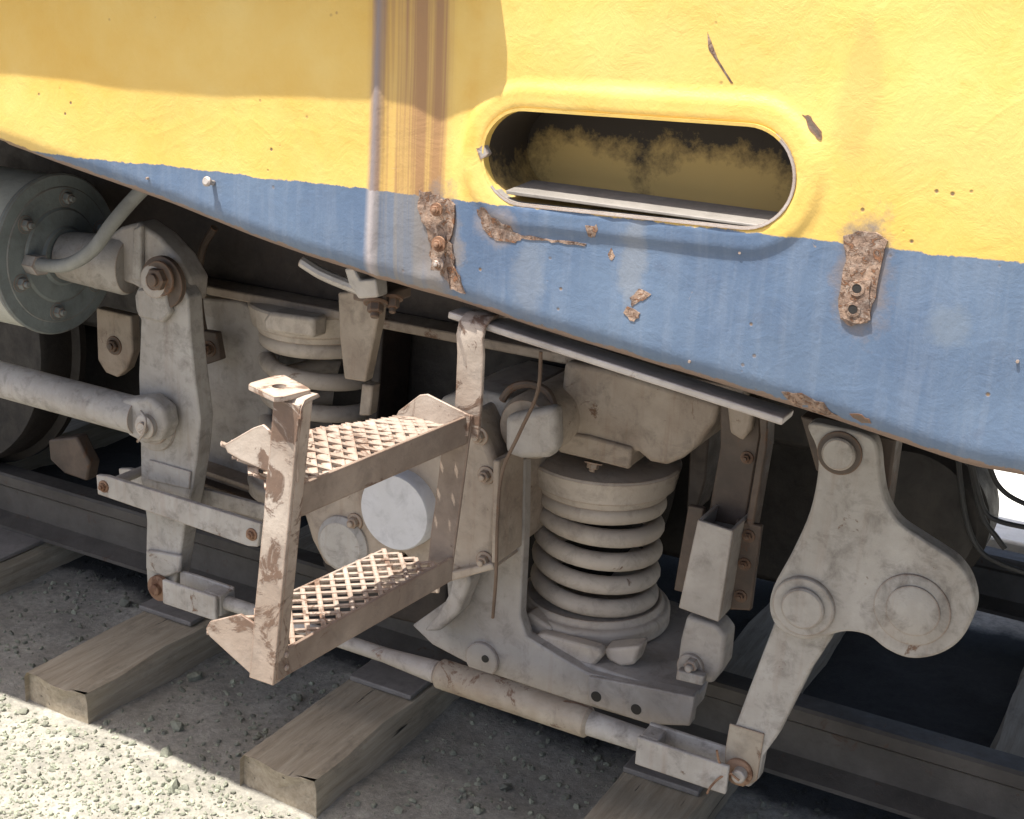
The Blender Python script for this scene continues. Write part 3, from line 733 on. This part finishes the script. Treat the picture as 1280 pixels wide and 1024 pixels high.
# ------------------------------------------------------------------ damper
def damper():
    root = empty('damper', tuple(at(875, 850, y=2.22)), 'boxy grey damper standing upright on the bogie right of the spring', 'damper')
    # upper flat rod hanging from under the body
    bm = NB(); b_plate(bm, [(900, 500), (948, 512), (950, 545), (930, 660), (884, 650), (900, 560)], 2.26, .02); emit('upper_link', bm, 'brown', root, bev=.003)
    bm = NB(); b_plate(bm, [(948, 512), (960, 520), (958, 560), (940, 664), (931, 662), (950, 546)], 2.235, .045); emit('upper_link', bm, 'brown', root, bev=.003)
    bm = NB(); b_plate(bm, [(908, 505), (942, 512), (938, 538), (928, 552), (912, 542)], 2.235, .024); lp = emit('lug', bm, 'warm', root, bev=.006)
    bolt(lp, at(934, 572, y=2.26), .008, .008, 'brown')
    # channel housing: front, two sides, open at the top
    f0, f1, f2, f3 = at(872, 650, y=2.17), at(916, 664, y=2.17), at(898, 778, y=2.17), at(848, 760, y=2.17)
    bm = NB(); b_prism(bm, [f0, f1, f2, f3], (0, .008, 0))
    for a, b in ((f0, f3), (f1, f2)):
        s = .0045 if a is f0 else -.0045
        b_prism(bm, [a+Vector((0, .008, 0)), a+Vector((s*1.6, .008, 0)), b+Vector((s*1.6, .008, 0)), b+Vector((0, .008, 0))], (0, .085, 0))
    b_prism(bm, [f0+Vector((0, .094, 0)), f1+Vector((0, .094, 0)), f2+Vector((0, .094, 0)), f3+Vector((0, .094, 0))], (0, .006, 0))
    hs = emit('housing', bm, 'grey', root, bev=.002)
    bm = NB(); b_plate(bm, [(920, 650), (952, 658), (938, 764), (906, 762)], 2.235, .014); fl = emit('flange', bm, 'brown', root, bev=.003)
    bm = NB(); b_plate(bm, [(860, 632), (880, 636), (856, 742), (842, 738)], 2.235, .014); emit('flange', bm, 'brown', root, bev=.003)
    for p in ((931, 705), (936, 670), (926, 745)): bolt(fl, at(*p, y=2.235), .008, .007, 'brown')
    # lower eye
    bm = NB(); b_plate(bm, [(858, 770), (896, 782), (907, 796), (903, 836), (890, 856), (868, 850), (846, 830), (850, 800)], 2.2, .06); ey = emit('lower_eye', bm, 'grey', root, bev=.008, seg=3)
    bm = NB(); c = at(864, 832, y=2.2); b_lathe(bm, c, (0, -1, 0), [(0, .026), (.008, .026), (.010, .024)], 30); emit('washer', bm, 'grey', ey)
    bolt(ey, at(866, 830, y=2.19), .014, .016, 'pale', washer=False)
    bm = NB(); b_plate(bm, [(846, 838), (880, 846), (878, 858), (844, 850)], 2.165, .02); emit('lock_plate', bm, 'pale', ey, bev=.003)
damper()

# ------------------------------------------------------------------ right brake lever
def right_lever():
    root = empty('brake_lever', tuple(at(925, 965, y=2.08)), 'large grey lobed brake lever with three round pins at the right, long arm reaching down', 'brake lever', 'brake levers joined by the long rod')
    top = [(1010, 530), (1020, 560), (1022, 590), (1012, 640), (990, 690), (966, 735), (962, 765), (975, 788), (1005, 800), (1030, 796), (1058, 790), (1085, 795), (1108, 812)]
    right = [(1135, 823), (1165, 821), (1192, 808), (1210, 786), (1219, 757), (1213, 728), (1198, 705), (1178, 690), (1150, 672), (1122, 652), (1106, 625), (1100, 595), (1096, 560), (1085, 545), (1050, 535)]
    P_ = top+right; Q_ = []
    for i in range(len(P_)):
        p0, p1, p2, p3 = (Vector(P_[(i+k) % len(P_)]) for k in (-1, 0, 1, 2))
        for k in range(4):
            t = k/4; Q_.append(.5*((2*p1)+(-p0+p2)*t+(2*p0-5*p1+4*p2-p3)*t*t+(-p0+3*p1-3*p2+p3)*t**3))
    bm = NB(); b_plate(bm, Q_, 2.05, .035); pl = emit('lobed_plate', bm, 'pale', root, bev=.004)
    def ring(p, prof, mat, name='pin'):
        bm = NB(); b_lathe(bm, at(*p, y=2.05), (0, -1, 0), prof, 44); return emit(name, bm, mat, pl)
    ring((1050, 566), [(0, .036), (.004, .036), (.005, .034), (.005, .0)], 'brown', 'pin_seal')
    ring((1050, 566), [(0, .027), (.010, .027), (.013, .024), (.0132, 0)], 'pale')
    ring((1005, 757), [(0, .053), (.007, .052), (.009, .050), (.009, 0)], 'pale', 'boss')
    ring((1006, 757), [(0, .036), (.015, .036), (.018, .033), (.0182, 0)], 'pale')
    ring((1140, 762), [(0, .061), (.003, .0605), (.0045, .058), (.0045, 0)], 'pale', 'boss')
    ring((1142, 762), [(0, .043), (.0075, .0425), (.009, .039), (.0092, 0)], 'pale')
    arm = [(985, 780), (968, 778), (952, 820), (936, 862), (920, 905), (910, 928), (905, 955), (918, 978), (936, 985), (948, 974), (953, 946), (972, 920), (988, 888), (1012, 840), (1040, 797), (1045, 780)]
    bm = NB(); b_plate(bm, arm, 2.087, .030); ar = emit('arm', bm, 'pale', root, bev=.004)
    bm = NB(); b_plate(bm, [(912, 905), (955, 918), (950, 950), (946, 976), (928, 984), (906, 968), (906, 940)], 2.082, .0045); emit('worn_end', bm, 'tan', ar, bev=.001)
    bm = NB(); b_lathe(bm, at(924, 964, y=2.082), (0, -1, 0), [(0, .026), (.006, .026), (.008, .023)], 30); emit('washer', bm, 'rust', ar)
    bm = NB(); b_lathe(bm, at(926, 966, y=2.074), (0, -1, 0), [(0, .013), (.016, .013), (.018, .011)], 20); emit('pin', bm, 'steel', ar)
    bm = NB(); b_tube(bm, [at(896, 938, y=2.04), at(900, 954, y=2.045), at(912, 966, y=2.05), at(924, 976, y=2.05)], .0022, 8); b_tube(bm, [at(915, 966, y=2.05), at(900, 972, y=2.04), at(888, 984, y=2.03), at(884, 992, y=2.03)], .0022, 8); emit('split_pin', bm, 'rust', ar)
right_lever()

# ------------------------------------------------------------------ left brake lever
def left_lever():
    root = empty('brake_lever', tuple(at(203, 735, y=2.1)), 'upright grey brake lever at the left, narrow at both ends, rust at its foot', 'brake lever', 'brake levers joined by the long rod')
    bm = NB(); b_plate(bm, [(176, 352), (196, 345), (222, 352), (235, 372), (238, 420), (243, 470), (250, 525), (246, 572), (240, 610), (232, 650), (226, 690), (222, 716), (216, 740), (200, 746), (184, 738), (182, 700), (183, 650), (176, 600), (175, 530), (173, 470), (176, 400), (170, 388), (168, 370)], 2.10, .045)
    bl = emit('lever_blade', bm, 'pale', root, bev=.004)
    bm = NB(); b_plate(bm, [(170, 362), (205, 358), (212, 392), (202, 404), (172, 396)], 2.082, .0175); emit('fork_cheek', bm, 'pale', root, bev=.005)
    bm = NB(); b_lathe(bm, at(207, 352, y=2.10), (0, -1, 0), [(0, .055), (.012, .055), (.014, .052), (.014, 0)], 36); emit('pivot_ring', bm, 'brown', root)
    bm = NB(); b_lathe(bm, at(200, 350, y=2.09), (0, -1, 0), [(0, .036), (.02, .035), (.022, .03), (.022, .018), (.012, .017), (.012, 0)], 30); emit('pivot_pin', bm, 'grey', root)
    bm = NB(); b_lathe(bm, at(193, 530, y=2.10), (0, -1, 0), [(0, .060), (.008, .059), (.010, .056), (.010, 0)], 40); emit('boss', bm, 'pale', root)
    bm = NB(); b_lathe(bm, at(192, 530, y=2.091), (0, -1, 0), [(0, .045), (.008, .044), (.009, .036), (.004, .034), (.004, 0)], 40); emit('boss_ring', bm, 'grey', root)
    bm = NB(); b_plate(bm, [(186, 575), (238, 590), (236, 612), (184, 600)], 2.094, .0055); emit('weld_strap', bm, 'pale', root, bev=.002)
    bm = NB(); b_plate(bm, [(182, 688), (226, 696), (224, 716), (206, 722), (182, 712)], 2.088, .0115); emit('foot_collar', bm, 'pale', root, bev=.004)
    bm = NB(); b_lathe(bm, at(201, 734, y=2.09), (0, -1, 0), [(0, .030), (.010, .030), (.012, .027), (.012, .013), (.022, .013), (.024, .010)], 30); emit('pin', bm, 'rust', root)
left_lever()

# ------------------------------------------------------------------ brake cylinder
def cylinder():
    c = Vector((-2.245, 2.12, .955))
    root = empty('brake_cylinder', tuple(c), 'cream drum shaped brake cylinder with dark green bolted end at the left edge', 'brake cylinder')
    bm = NB(); b_lathe(bm, c+Vector((-.012, 0, 0)), (-1, 0, 0), [(0, .165), (.012, .172), (.5, .172), (.52, .16), (.54, 0)], 72); emit('drum', bm, 'cream', root)
    bm = NB(); b_lathe(bm, c+Vector((-.012, 0, 0)), (1, 0, 0), [(0, .176), (.010, .178), (.014, .174), (.016, .150), (.018, .148), (.019, .105), (.024, .10), (.030, .066), (.036, .06), (.036, 0)], 72); ec = emit('end_cover', bm, 'green', root, label='dark greenish bolted end')
    for k in range(6):
        a = radians(20+60*k); bolt(ec, c+Vector((.005, .125*cos(a), .125*sin(a))), .013, .014, 'green', d=(1, 0, 0))
    # conical sleeve and crosshead
    e = at(150, 330, y=2.15)
    bm = NB(); b_lathe(bm, c+Vector((.02, 0, 0)), e-c, [(0, .052), (.02, .055), ((e-c).length, .065), ((e-c).length+.01, .06)], 40); emit('sleeve', bm, 'pale', root)
    bm = NB(); b_plate(bm, [(128, 300), (150, 284), (172, 278), (198, 296), (222, 322), (238, 350), (236, 378), (214, 384), (190, 370), (165, 356), (130, 344)], 2.125, .06); ch = emit('crosshead', bm, 'grey', root, bev=.008, seg=3)
    bolt(ch, at(200, 348, y=2.072), .024, .016, 'brown')
    bm = NB(); b_plate(bm, [(166, 286), (176, 282), (176, 352), (164, 350)], 2.112, .014); emit('rib', bm, 'pale', ch, bev=.004)
    # hose and its union
    p = [at(24, 326, y=2.04), at(50, 331, y=2.02), at(84, 331, y=2.0), at(116, 312, y=2.0), at(140, 280, y=2.02), at(164, 252, y=2.05), at(190, 225, y=2.08)]
    bm = NB(); b_tube(bm, p, .0145, 16); emit('hose', bm, 'hose', root)
    bm = NB(); b_tube(bm, [at(38, 329, y=2.03), at(52, 332, y=2.02)], .023, 6, 1); b_tube(bm, [at(10, 322, y=2.07), at(38, 329, y=2.03)], .017, 14, 1); emit('hose_union', bm, 'pale', root)
cylinder()

# ------------------------------------------------------------------ push rod, guard bar, long rod
def rods():
    root = empty('push_rod', tuple(at(60, 495, y=2.07)), 'thick grey horizontal push rod entering from the left edge to the lever boss', 'rod')
    bm = NB(); a, b = at(-60, 458, y=2.07), at(176, 521, y=2.07); b_cyl(bm, a, b, .041, .041, 32); emit('shaft', bm, 'pale', root)
    bm = NB(); b_plate(bm, [(150, 500), (185, 496), (204, 512), (208, 534), (200, 552), (180, 556), (160, 545), (148, 530)], 2.045, .045); emit('rod_eye', bm, 'pale', root, bev=.010, seg=3)
    bm = NB(); b_lathe(bm, at(185, 532, y=2.045), (0, -1, 0), [(0, .026), (.012, .026), (.014, .022), (.014, .012), (.022, .012), (.023, 0)], 26); emit('pin', bm, 'steel', root)
    bm = NB(); b_tube(bm, [at(176, 514, y=2.03), at(182, 524, y=2.02), at(180, 540, y=2.02), at(172, 552, y=2.03)], .003, 8); emit('split_pin', bm, 'steel', root)

    root = empty('safety_bar', tuple(at(220, 635, y=2.03)), 'pale flat bar bolted across the lower part of the left lever', 'bar')
    bm = NB(); b_plate(bm, [(120, 594), (132, 595), (326, 655), (322, 684), (310, 683), (122, 618)], 2.03, .012); fb = emit('front_strap', bm, 'pale', root, bev=.002)
    bm = NB(); b_plate(bm, [(148, 586), (160, 586), (338, 634), (336, 650), (326, 650), (150, 602)], 2.17, .012); emit('rear_strap', bm, 'pale', root, bev=.002)
    for p, q in (((130, 608), (152, 594)), ((315, 668), (331, 642))):
        a = at(*p, y=2.03); bm = NB(); b_cyl(bm, a+Vector((0, .013, 0)), Vector((a.x, 2.17, a.z)), .011); emit('spacer', bm, 'grey', root); bolt(fb, a, .009, .007, 'rust')

    root = empty('brake_rod', tuple(at(560, 838, y=2.08)), 'long thin brake rod with a rusty sleeve linking the feet of both levers', 'rod')
    def P(t): return at(222+(925-222)*t, 733+(966-733)*t, y=2.08)
    def tx(px): return P((px-222)/(925-222))
    bm = NB(); b_cyl(bm, tx(262), tx(565), .0155, .0155, 20); emit('rod_shaft', bm, 'pale', root)
    bm = NB(); b_cyl(bm, tx(480), tx(548), .0155, .023, 20, .003); emit('rod_collar', bm, 'grey', root)
    bm = NB(); b_cyl(bm, tx(548), tx(738), .030, .030, 32, .006); emit('rusty_sleeve', bm, 'tan', root, label='rusty brown sleeve')
    bm = NB(); b_cyl(bm, tx(735), tx(812), .024, .022, 24, .002); emit('rod_shaft', bm, 'pale', root)
    for a, b, nm in ((805, 918, 'clevis'), (218, 284, 'clevis')):
        for y in (-.034, .022):
            p0, p1 = tx(a)+Vector((0, y, 0)), tx(b)+Vector((0, y, 0)); bm = NB(); b_bar(bm, p0, p1, .010, .058); emit('clevis_cheek', bm, 'pale', root, bev=.003)
        bm = NB(); e0 = a if a > 500 else b-22; b_bar(bm, tx(e0), tx(e0+22), .044, .05); emit('clevis_block', bm, 'pale', root, bev=.003)
rods()

# ------------------------------------------------------------------ bracket clamp under the body
def clamp():
    root = empty('pipe_clamp', tuple(at(440, 355, y=1.75)), 'grey clamp with a nut under the body, above the left coil spring', 'clamp')
    bm = NB(); b_tube(bm, [at(378, 327, y=1.72), at(402, 342, y=1.72), at(430, 354, y=1.72), at(462, 366, y=1.72)], .010, 10); emit('bent_rod', bm, 'steel', root)
    bm = NB(); b_plate(bm, [(430, 336), (442, 334), (450, 350), (470, 348), (472, 372), (448, 374), (436, 356)], 1.70, .03); emit('clamp_jaw', bm, 'steel', root, bev=.003)
    bm = NB(); b_box(bm, at(478, 366, y=1.76), (.06, .08, .02)); emit('clamp_bridge', bm, 'brown', root, bev=.004)
    bolt(root, at(470, 378, y=1.72), .013, .014, 'brown', d=(.3, -.6, -1), name='nut'); bolt(root, at(492, 372, y=1.74), .010, .014, 'brown', d=(.3, -.6, -1), name='nut')
clamp()

# ------------------------------------------------------------------ boarding step swung out from the body
def step():
    root = empty('boarding_step', (-.95, 1.2, .735), 'rusty two tread boarding step with mesh treads, swung out from the locomotive in sunlight', 'step ladder')
    y0, y1 = 1.203, 1.577; T = .005
    # near post: an angle bar, slightly leaning; its broad face looks at the camera
    def post(yy, zlo, zhi, xl, xh, name, w_=.043, side=.0, mat='step'):
        bm = NB()
        n = 10; L = []; 
        for i in range(n+1):
            t = i/n; x = xl+(xh-xl)*t; z = zlo+(zhi-zlo)*t; L.append((x, z))
        pts = [(x-w_/2 + .0012*noise.noise(Vector((i*.9, 0, yy))), yy, z) for i, (x, z) in enumerate(L)] + [(x+w_/2, yy, z) for x, z in reversed(L)]
        b_prism(bm, pts, (0, T, 0)); 
        if side:
            pts = [(x+w_/2-T, yy+T, z) for x, z in L]; bm2 = pts + [(x+w_/2-T, yy+T+side, z) for x, z in reversed(L)]
            b_prism(bm, bm2, (T, 0, 0))
        return emit(name, bm, mat, root, bev=.001)
    near = post(y0-.006, .735, 1.112, -.958, -.917, 'post', side=.020, w_=.038)
    # tab with a bolt hole on top of the near post, bent back towards the body... away from it
    zt = 1.122
    q = [at(308, 480, z=zt), at(346, 498, z=zt), at(390, 487, z=zt), at(352, 467, z=zt)]
    c = (q[0]+q[1]+q[2]+q[3])/4; hr = .0085
    bm = NB(); N_ = 24
    inner = [c+Vector((hr*cos(2*pi*i/N_), hr*sin(2*pi*i/N_), 0)) for i in range(N_)]
    outer = []
    for i in range(N_):
        d = Vector((cos(2*pi*i/N_), sin(2*pi*i/N_), 0)); best = 9
        for k in range(4):
            a, b = q[k], q[(k+1) % 4]; e = b-a; dn = d.x*e.y-d.y*e.x
            if abs(dn) < 1e-9: continue
            t = ((a.x-c.x)*e.y-(a.y-c.y)*e.x)/dn
            u = ((a.x-c.x)*d.y-(a.y-c.y)*d.x)/dn
            if t > 0 and -1e-6 <= u <= 1+1e-6: best = min(best, t)
        outer.append(c+d*best)
    vi = [bm.verts.new(p) for p in inner]; vo = [bm.verts.new(p) for p in outer]
    wi = [bm.verts.new(p-Vector((0, 0, .006))) for p in inner]; wo = [bm.verts.new(p-Vector((0, 0, .006))) for p in outer]
    for i in range(N_):
        j = (i+1) % N_
        bm.faces.new((vi[i], vi[j], vo[j], vo[i])); bm.faces.new((wi[i], wo[i], wo[j], wi[j])); bm.faces.new((vo[i], vo[j], wo[j], wo[i])); bm.faces.new((vi[i], wi[i], wi[j], vi[j]))
    tab = emit('mounting_tab', bm, 'step', root)
    # curled neck between post and tab
    bm = NB(); P = [(1.095, .0), (1.108, .001), (1.116, .008), (1.1175, .020), (1.1175, .034)]
    w_ = .040; x = -.917
    top = [(y0-.006+b, a) for a, b in P]; pr = [(x-w_/2, y, z) for y, z in top] + [(x-w_/2, y+.004, z-.005 if i > 1 else z) for i, (y, z) in reversed(list(enumerate(top)))]
    b_prism(bm, pr, (w_, 0, 0)); emit('bent_neck', bm, 'step', root)
    # far post and the arm above it
    post(y1+.001, .745, 1.0, -.930, -.905, 'post', w_=.042, mat='stepshade')
    bm = NB(); xx = -.897
    arm = [(y1+.006, .965), (y1+.003, 1.03), (y1-.004, 1.09), (y1-.012, 1.118), (y1-.008, 1.136), (y1+.008, 1.145), (y1+.03, 1.145), (y1+.06, 1.14)]
    off = []
    for i, (a, b) in enumerate(arm):
        p, n_ = arm[max(i-1, 0)], arm[min(i+1, len(arm)-1)]; dy, dz = n_[0]-p[0], n_[1]-p[1]; l = sqrt(dy*dy+dz*dz); off.append((a+dz/l*.006, b-dy/l*.006))
    N2 = len(arm); va = []
    for k, w2 in ((0, -.021), (1, .021)):
        va.append([[bm.verts.new((xx+.012*((b-.965)/.18)+w2, a, b)) for a, b in L_] for L_ in (arm, off)])
    for i in range(N2-1):
        A, A2, B1, B2 = va[0][0], va[0][1], va[1][0], va[1][1]
        bm.faces.new((A[i], A[i+1], B1[i+1], B1[i])); bm.faces.new((A2[i], B2[i], B2[i+1], A2[i+1])); bm.faces.new((A[i], A2[i], A2[i+1], A[i+1])); bm.faces.new((B1[i], B1[i+1], B2[i+1], B2[i]))
    for i in (0, N2-1): bm.faces.new((va[0][0][i], va[0][1][i], va[1][1][i], va[1][0][i]))
    emit('mounting_arm', bm, 'step', root, bev=.001)
    # treads
    def tread(zb_, zt_, x1, depth, plates, nx, nd, sw, lift):
        nx_clog = lift > .03
        xr0, xr1 = x1; t = empty('tread_pivot', (0, 0, 0))
        bpy.data.objects.remove(t)
        bm = NB(); a0 = Vector((xr0, y0, zb_)); a1 = Vector((xr1, y1, zb_)); h = zt_-zb_
        b_prism(bm, [a0, a1, a1+Vector((0, 0, h)), a0+Vector((0, 0, h))], (-T, 0, 0))
        tr = emit('tread_frame', bm, 'stepshade', root, bev=.001)
        for ol, yy in plates:       # end plates bent up to a blunt point at the back
            bm = NB(); b_plate(bm, ol, yy, T*.8); emit('end_plate', bm, 'step', tr, bev=.001)
        bm = NB(); b_bar(bm, (xr0-depth+.012, y0+.10, zb_+.012+lift*.72), (xr1-depth+.006, y1-T, zb_+.012), .004, .020); emit('rear_strip', bm, 'step', tr, bev=.0008)
        # expanded metal: crossing diamond strands
        bm = NB(); zc = zb_+.021; wd = depth-.012; cell = (y1-y0-2*T)/nd; cw = wd/nx
        def Z(y, u): return lift*(u/wd)*(1-(y-y0)/(y1-y0))
        def X(y, u): return (xr0+(xr1-xr0)*(y-y0)/(y1-y0)) - T - u
        R = random.Random(int(zb_*1000))
        for r_ in range(nx*2+1):
            for k in range(nd*2):
                u0 = r_*cw/2
                ya, yb = y0+T+k*cell/2, y0+T+(k+1)*cell/2
                for s in (1, -1):
                    if (r_+k) % 2: continue
                    u1 = u0+s*cw/2
                    if u1 < -1e-6 or u1 > wd+1e-6: continue
                    j = R.uniform(-.001, .001)
                    b_bar(bm, (X(ya, u0), ya, zc+j+Z(ya, u0)), (X(yb, u1), yb, zc+j+Z(yb, u1)), sw, .0032)
                for s in (1, -1):
                    if not (r_+k) % 2: continue
                    u1 = u0+s*cw/2
                    if u1 < -1e-6 or u1 > wd+1e-6: continue
                    b_bar(bm, (X(ya, u0), ya, zc+.0007+Z(ya, u0)), (X(yb, u1), yb, zc+.0007+Z(yb, u1)), sw, .0032)
        if nx_clog:
            for k in range(26):
                y = R.uniform(y0+.05, y1-.03); u = R.uniform(.01, wd-.01)
                b_lathe(bm, (X(y, u), y, zc+Z(y, u)-.001), (R.uniform(-.1, .1), R.uniform(-.1, .1), 1), [(0, R.uniform(.006, .013)), (.003, R.uniform(.003, .007)), (.0035, 0)], 7)
        emit('tread_mesh', bm, 'step', tr)
        for dz in (.012, .030):
            bm = NB(); b_lathe(bm, (xr0+.0002, y0+.016, zb_+dz), (1, 0, 0), [(0, .0042), (.002, .0040), (.003, .003), (.003, 0)], 14); emit('rivet', bm, 'steel', tr)
        return tr
    tread(.740, .778, (-.936, -.905), .125, [([(340, 856), (340, 800), (318, 780), (300, 768), (262, 777), (257, 786), (262, 796), (308, 838), (322, 851)], y0+.001), ([(548, 742), (550, 721), (494, 699), (482, 703), (466, 718), (468, 736)], y1-T)], 2, 6, .0068, .010)
    tread(.957, .999, (-.922, -.890), .110, [([(372, 604), (372, 568), (346, 546), (328, 531), (316, 535), (280, 556), (284, 566), (300, 575), (335, 590)], y0+.001), ([(584, 546), (588, 520), (534, 493), (524, 494), (498, 514), (490, 530)], y1-T)], 2, 7, .0125, .058)
step()

bm = NB(); b_bb(bm, (-2.2, 4.22, -.15), (.9, 8.5, -.025))  # flat sheet added so the ground beyond looks sunlit
emit('sunlit_ground_slab', bm, 'sunlit_pale', loc=(-.5, 4.6, 0), bev=.01, label='pale slab added as sunlit ground beyond the locomotive in the gap at the right edge', cat='slab')
# ------------------------------------------------------------------ hanging wire, cables, reservoir
bm = NB(); b_tube(bm, [at(676, 440, y=2.02), at(672, 490, y=2.02), at(650, 540, y=2.03), at(628, 590, y=2.04), at(622, 650, y=2.05), at(620, 720, y=2.07), at(616, 772, y=2.1)], .0035, 8)
emit('wire', bm, 'brown', loc=tuple(at(676, 440, y=2.02)), label='thin rusty wire dangling between the boarding step and the coil spring', cat='wire')
bm = NB(); b_cyl(bm, at(1130, 648, y=2.45), at(1130, 648, y=2.45)+Vector((0, .14, 0)), .152, .152, 56, .02)
emit('air_reservoir', bm, 'shade_black', loc=tuple(at(1140, 640, y=2.45)), label='air reservoir cylinder, shade painted near black, half hidden behind the lobed brake lever', cat='air tank')
for i, (pp, lab, r_) in enumerate((([(1214, 575), (1222, 610), (1232, 640), (1250, 652), (1285, 660)], 'black cable looping out beside the reservoir, upper loop at the right edge', .0045),
    ([(1236, 580), (1246, 604), (1262, 620), (1290, 634)], 'short black cable curving to the right edge just below the body', .0045),
    ([(1208, 555), (1226, 640), (1246, 672), (1256, 686)], 'black cable hanging with a free end near the bright gap', .005),
    ([(1196, 560), (1206, 640), (1222, 684), (1250, 704), (1300, 722)], 'lowest black cable crossing the dark gap at the right edge', .005))):
    bm = NB(); b_tube(bm, [at(*p, y=2.35+.03*i) for p in pp], r_, 10)
    emit('cable', bm, 'black', loc=tuple(at(*pp[0], y=2.35+.03*i)), label=lab, cat='cable', group='black cables at the right edge')
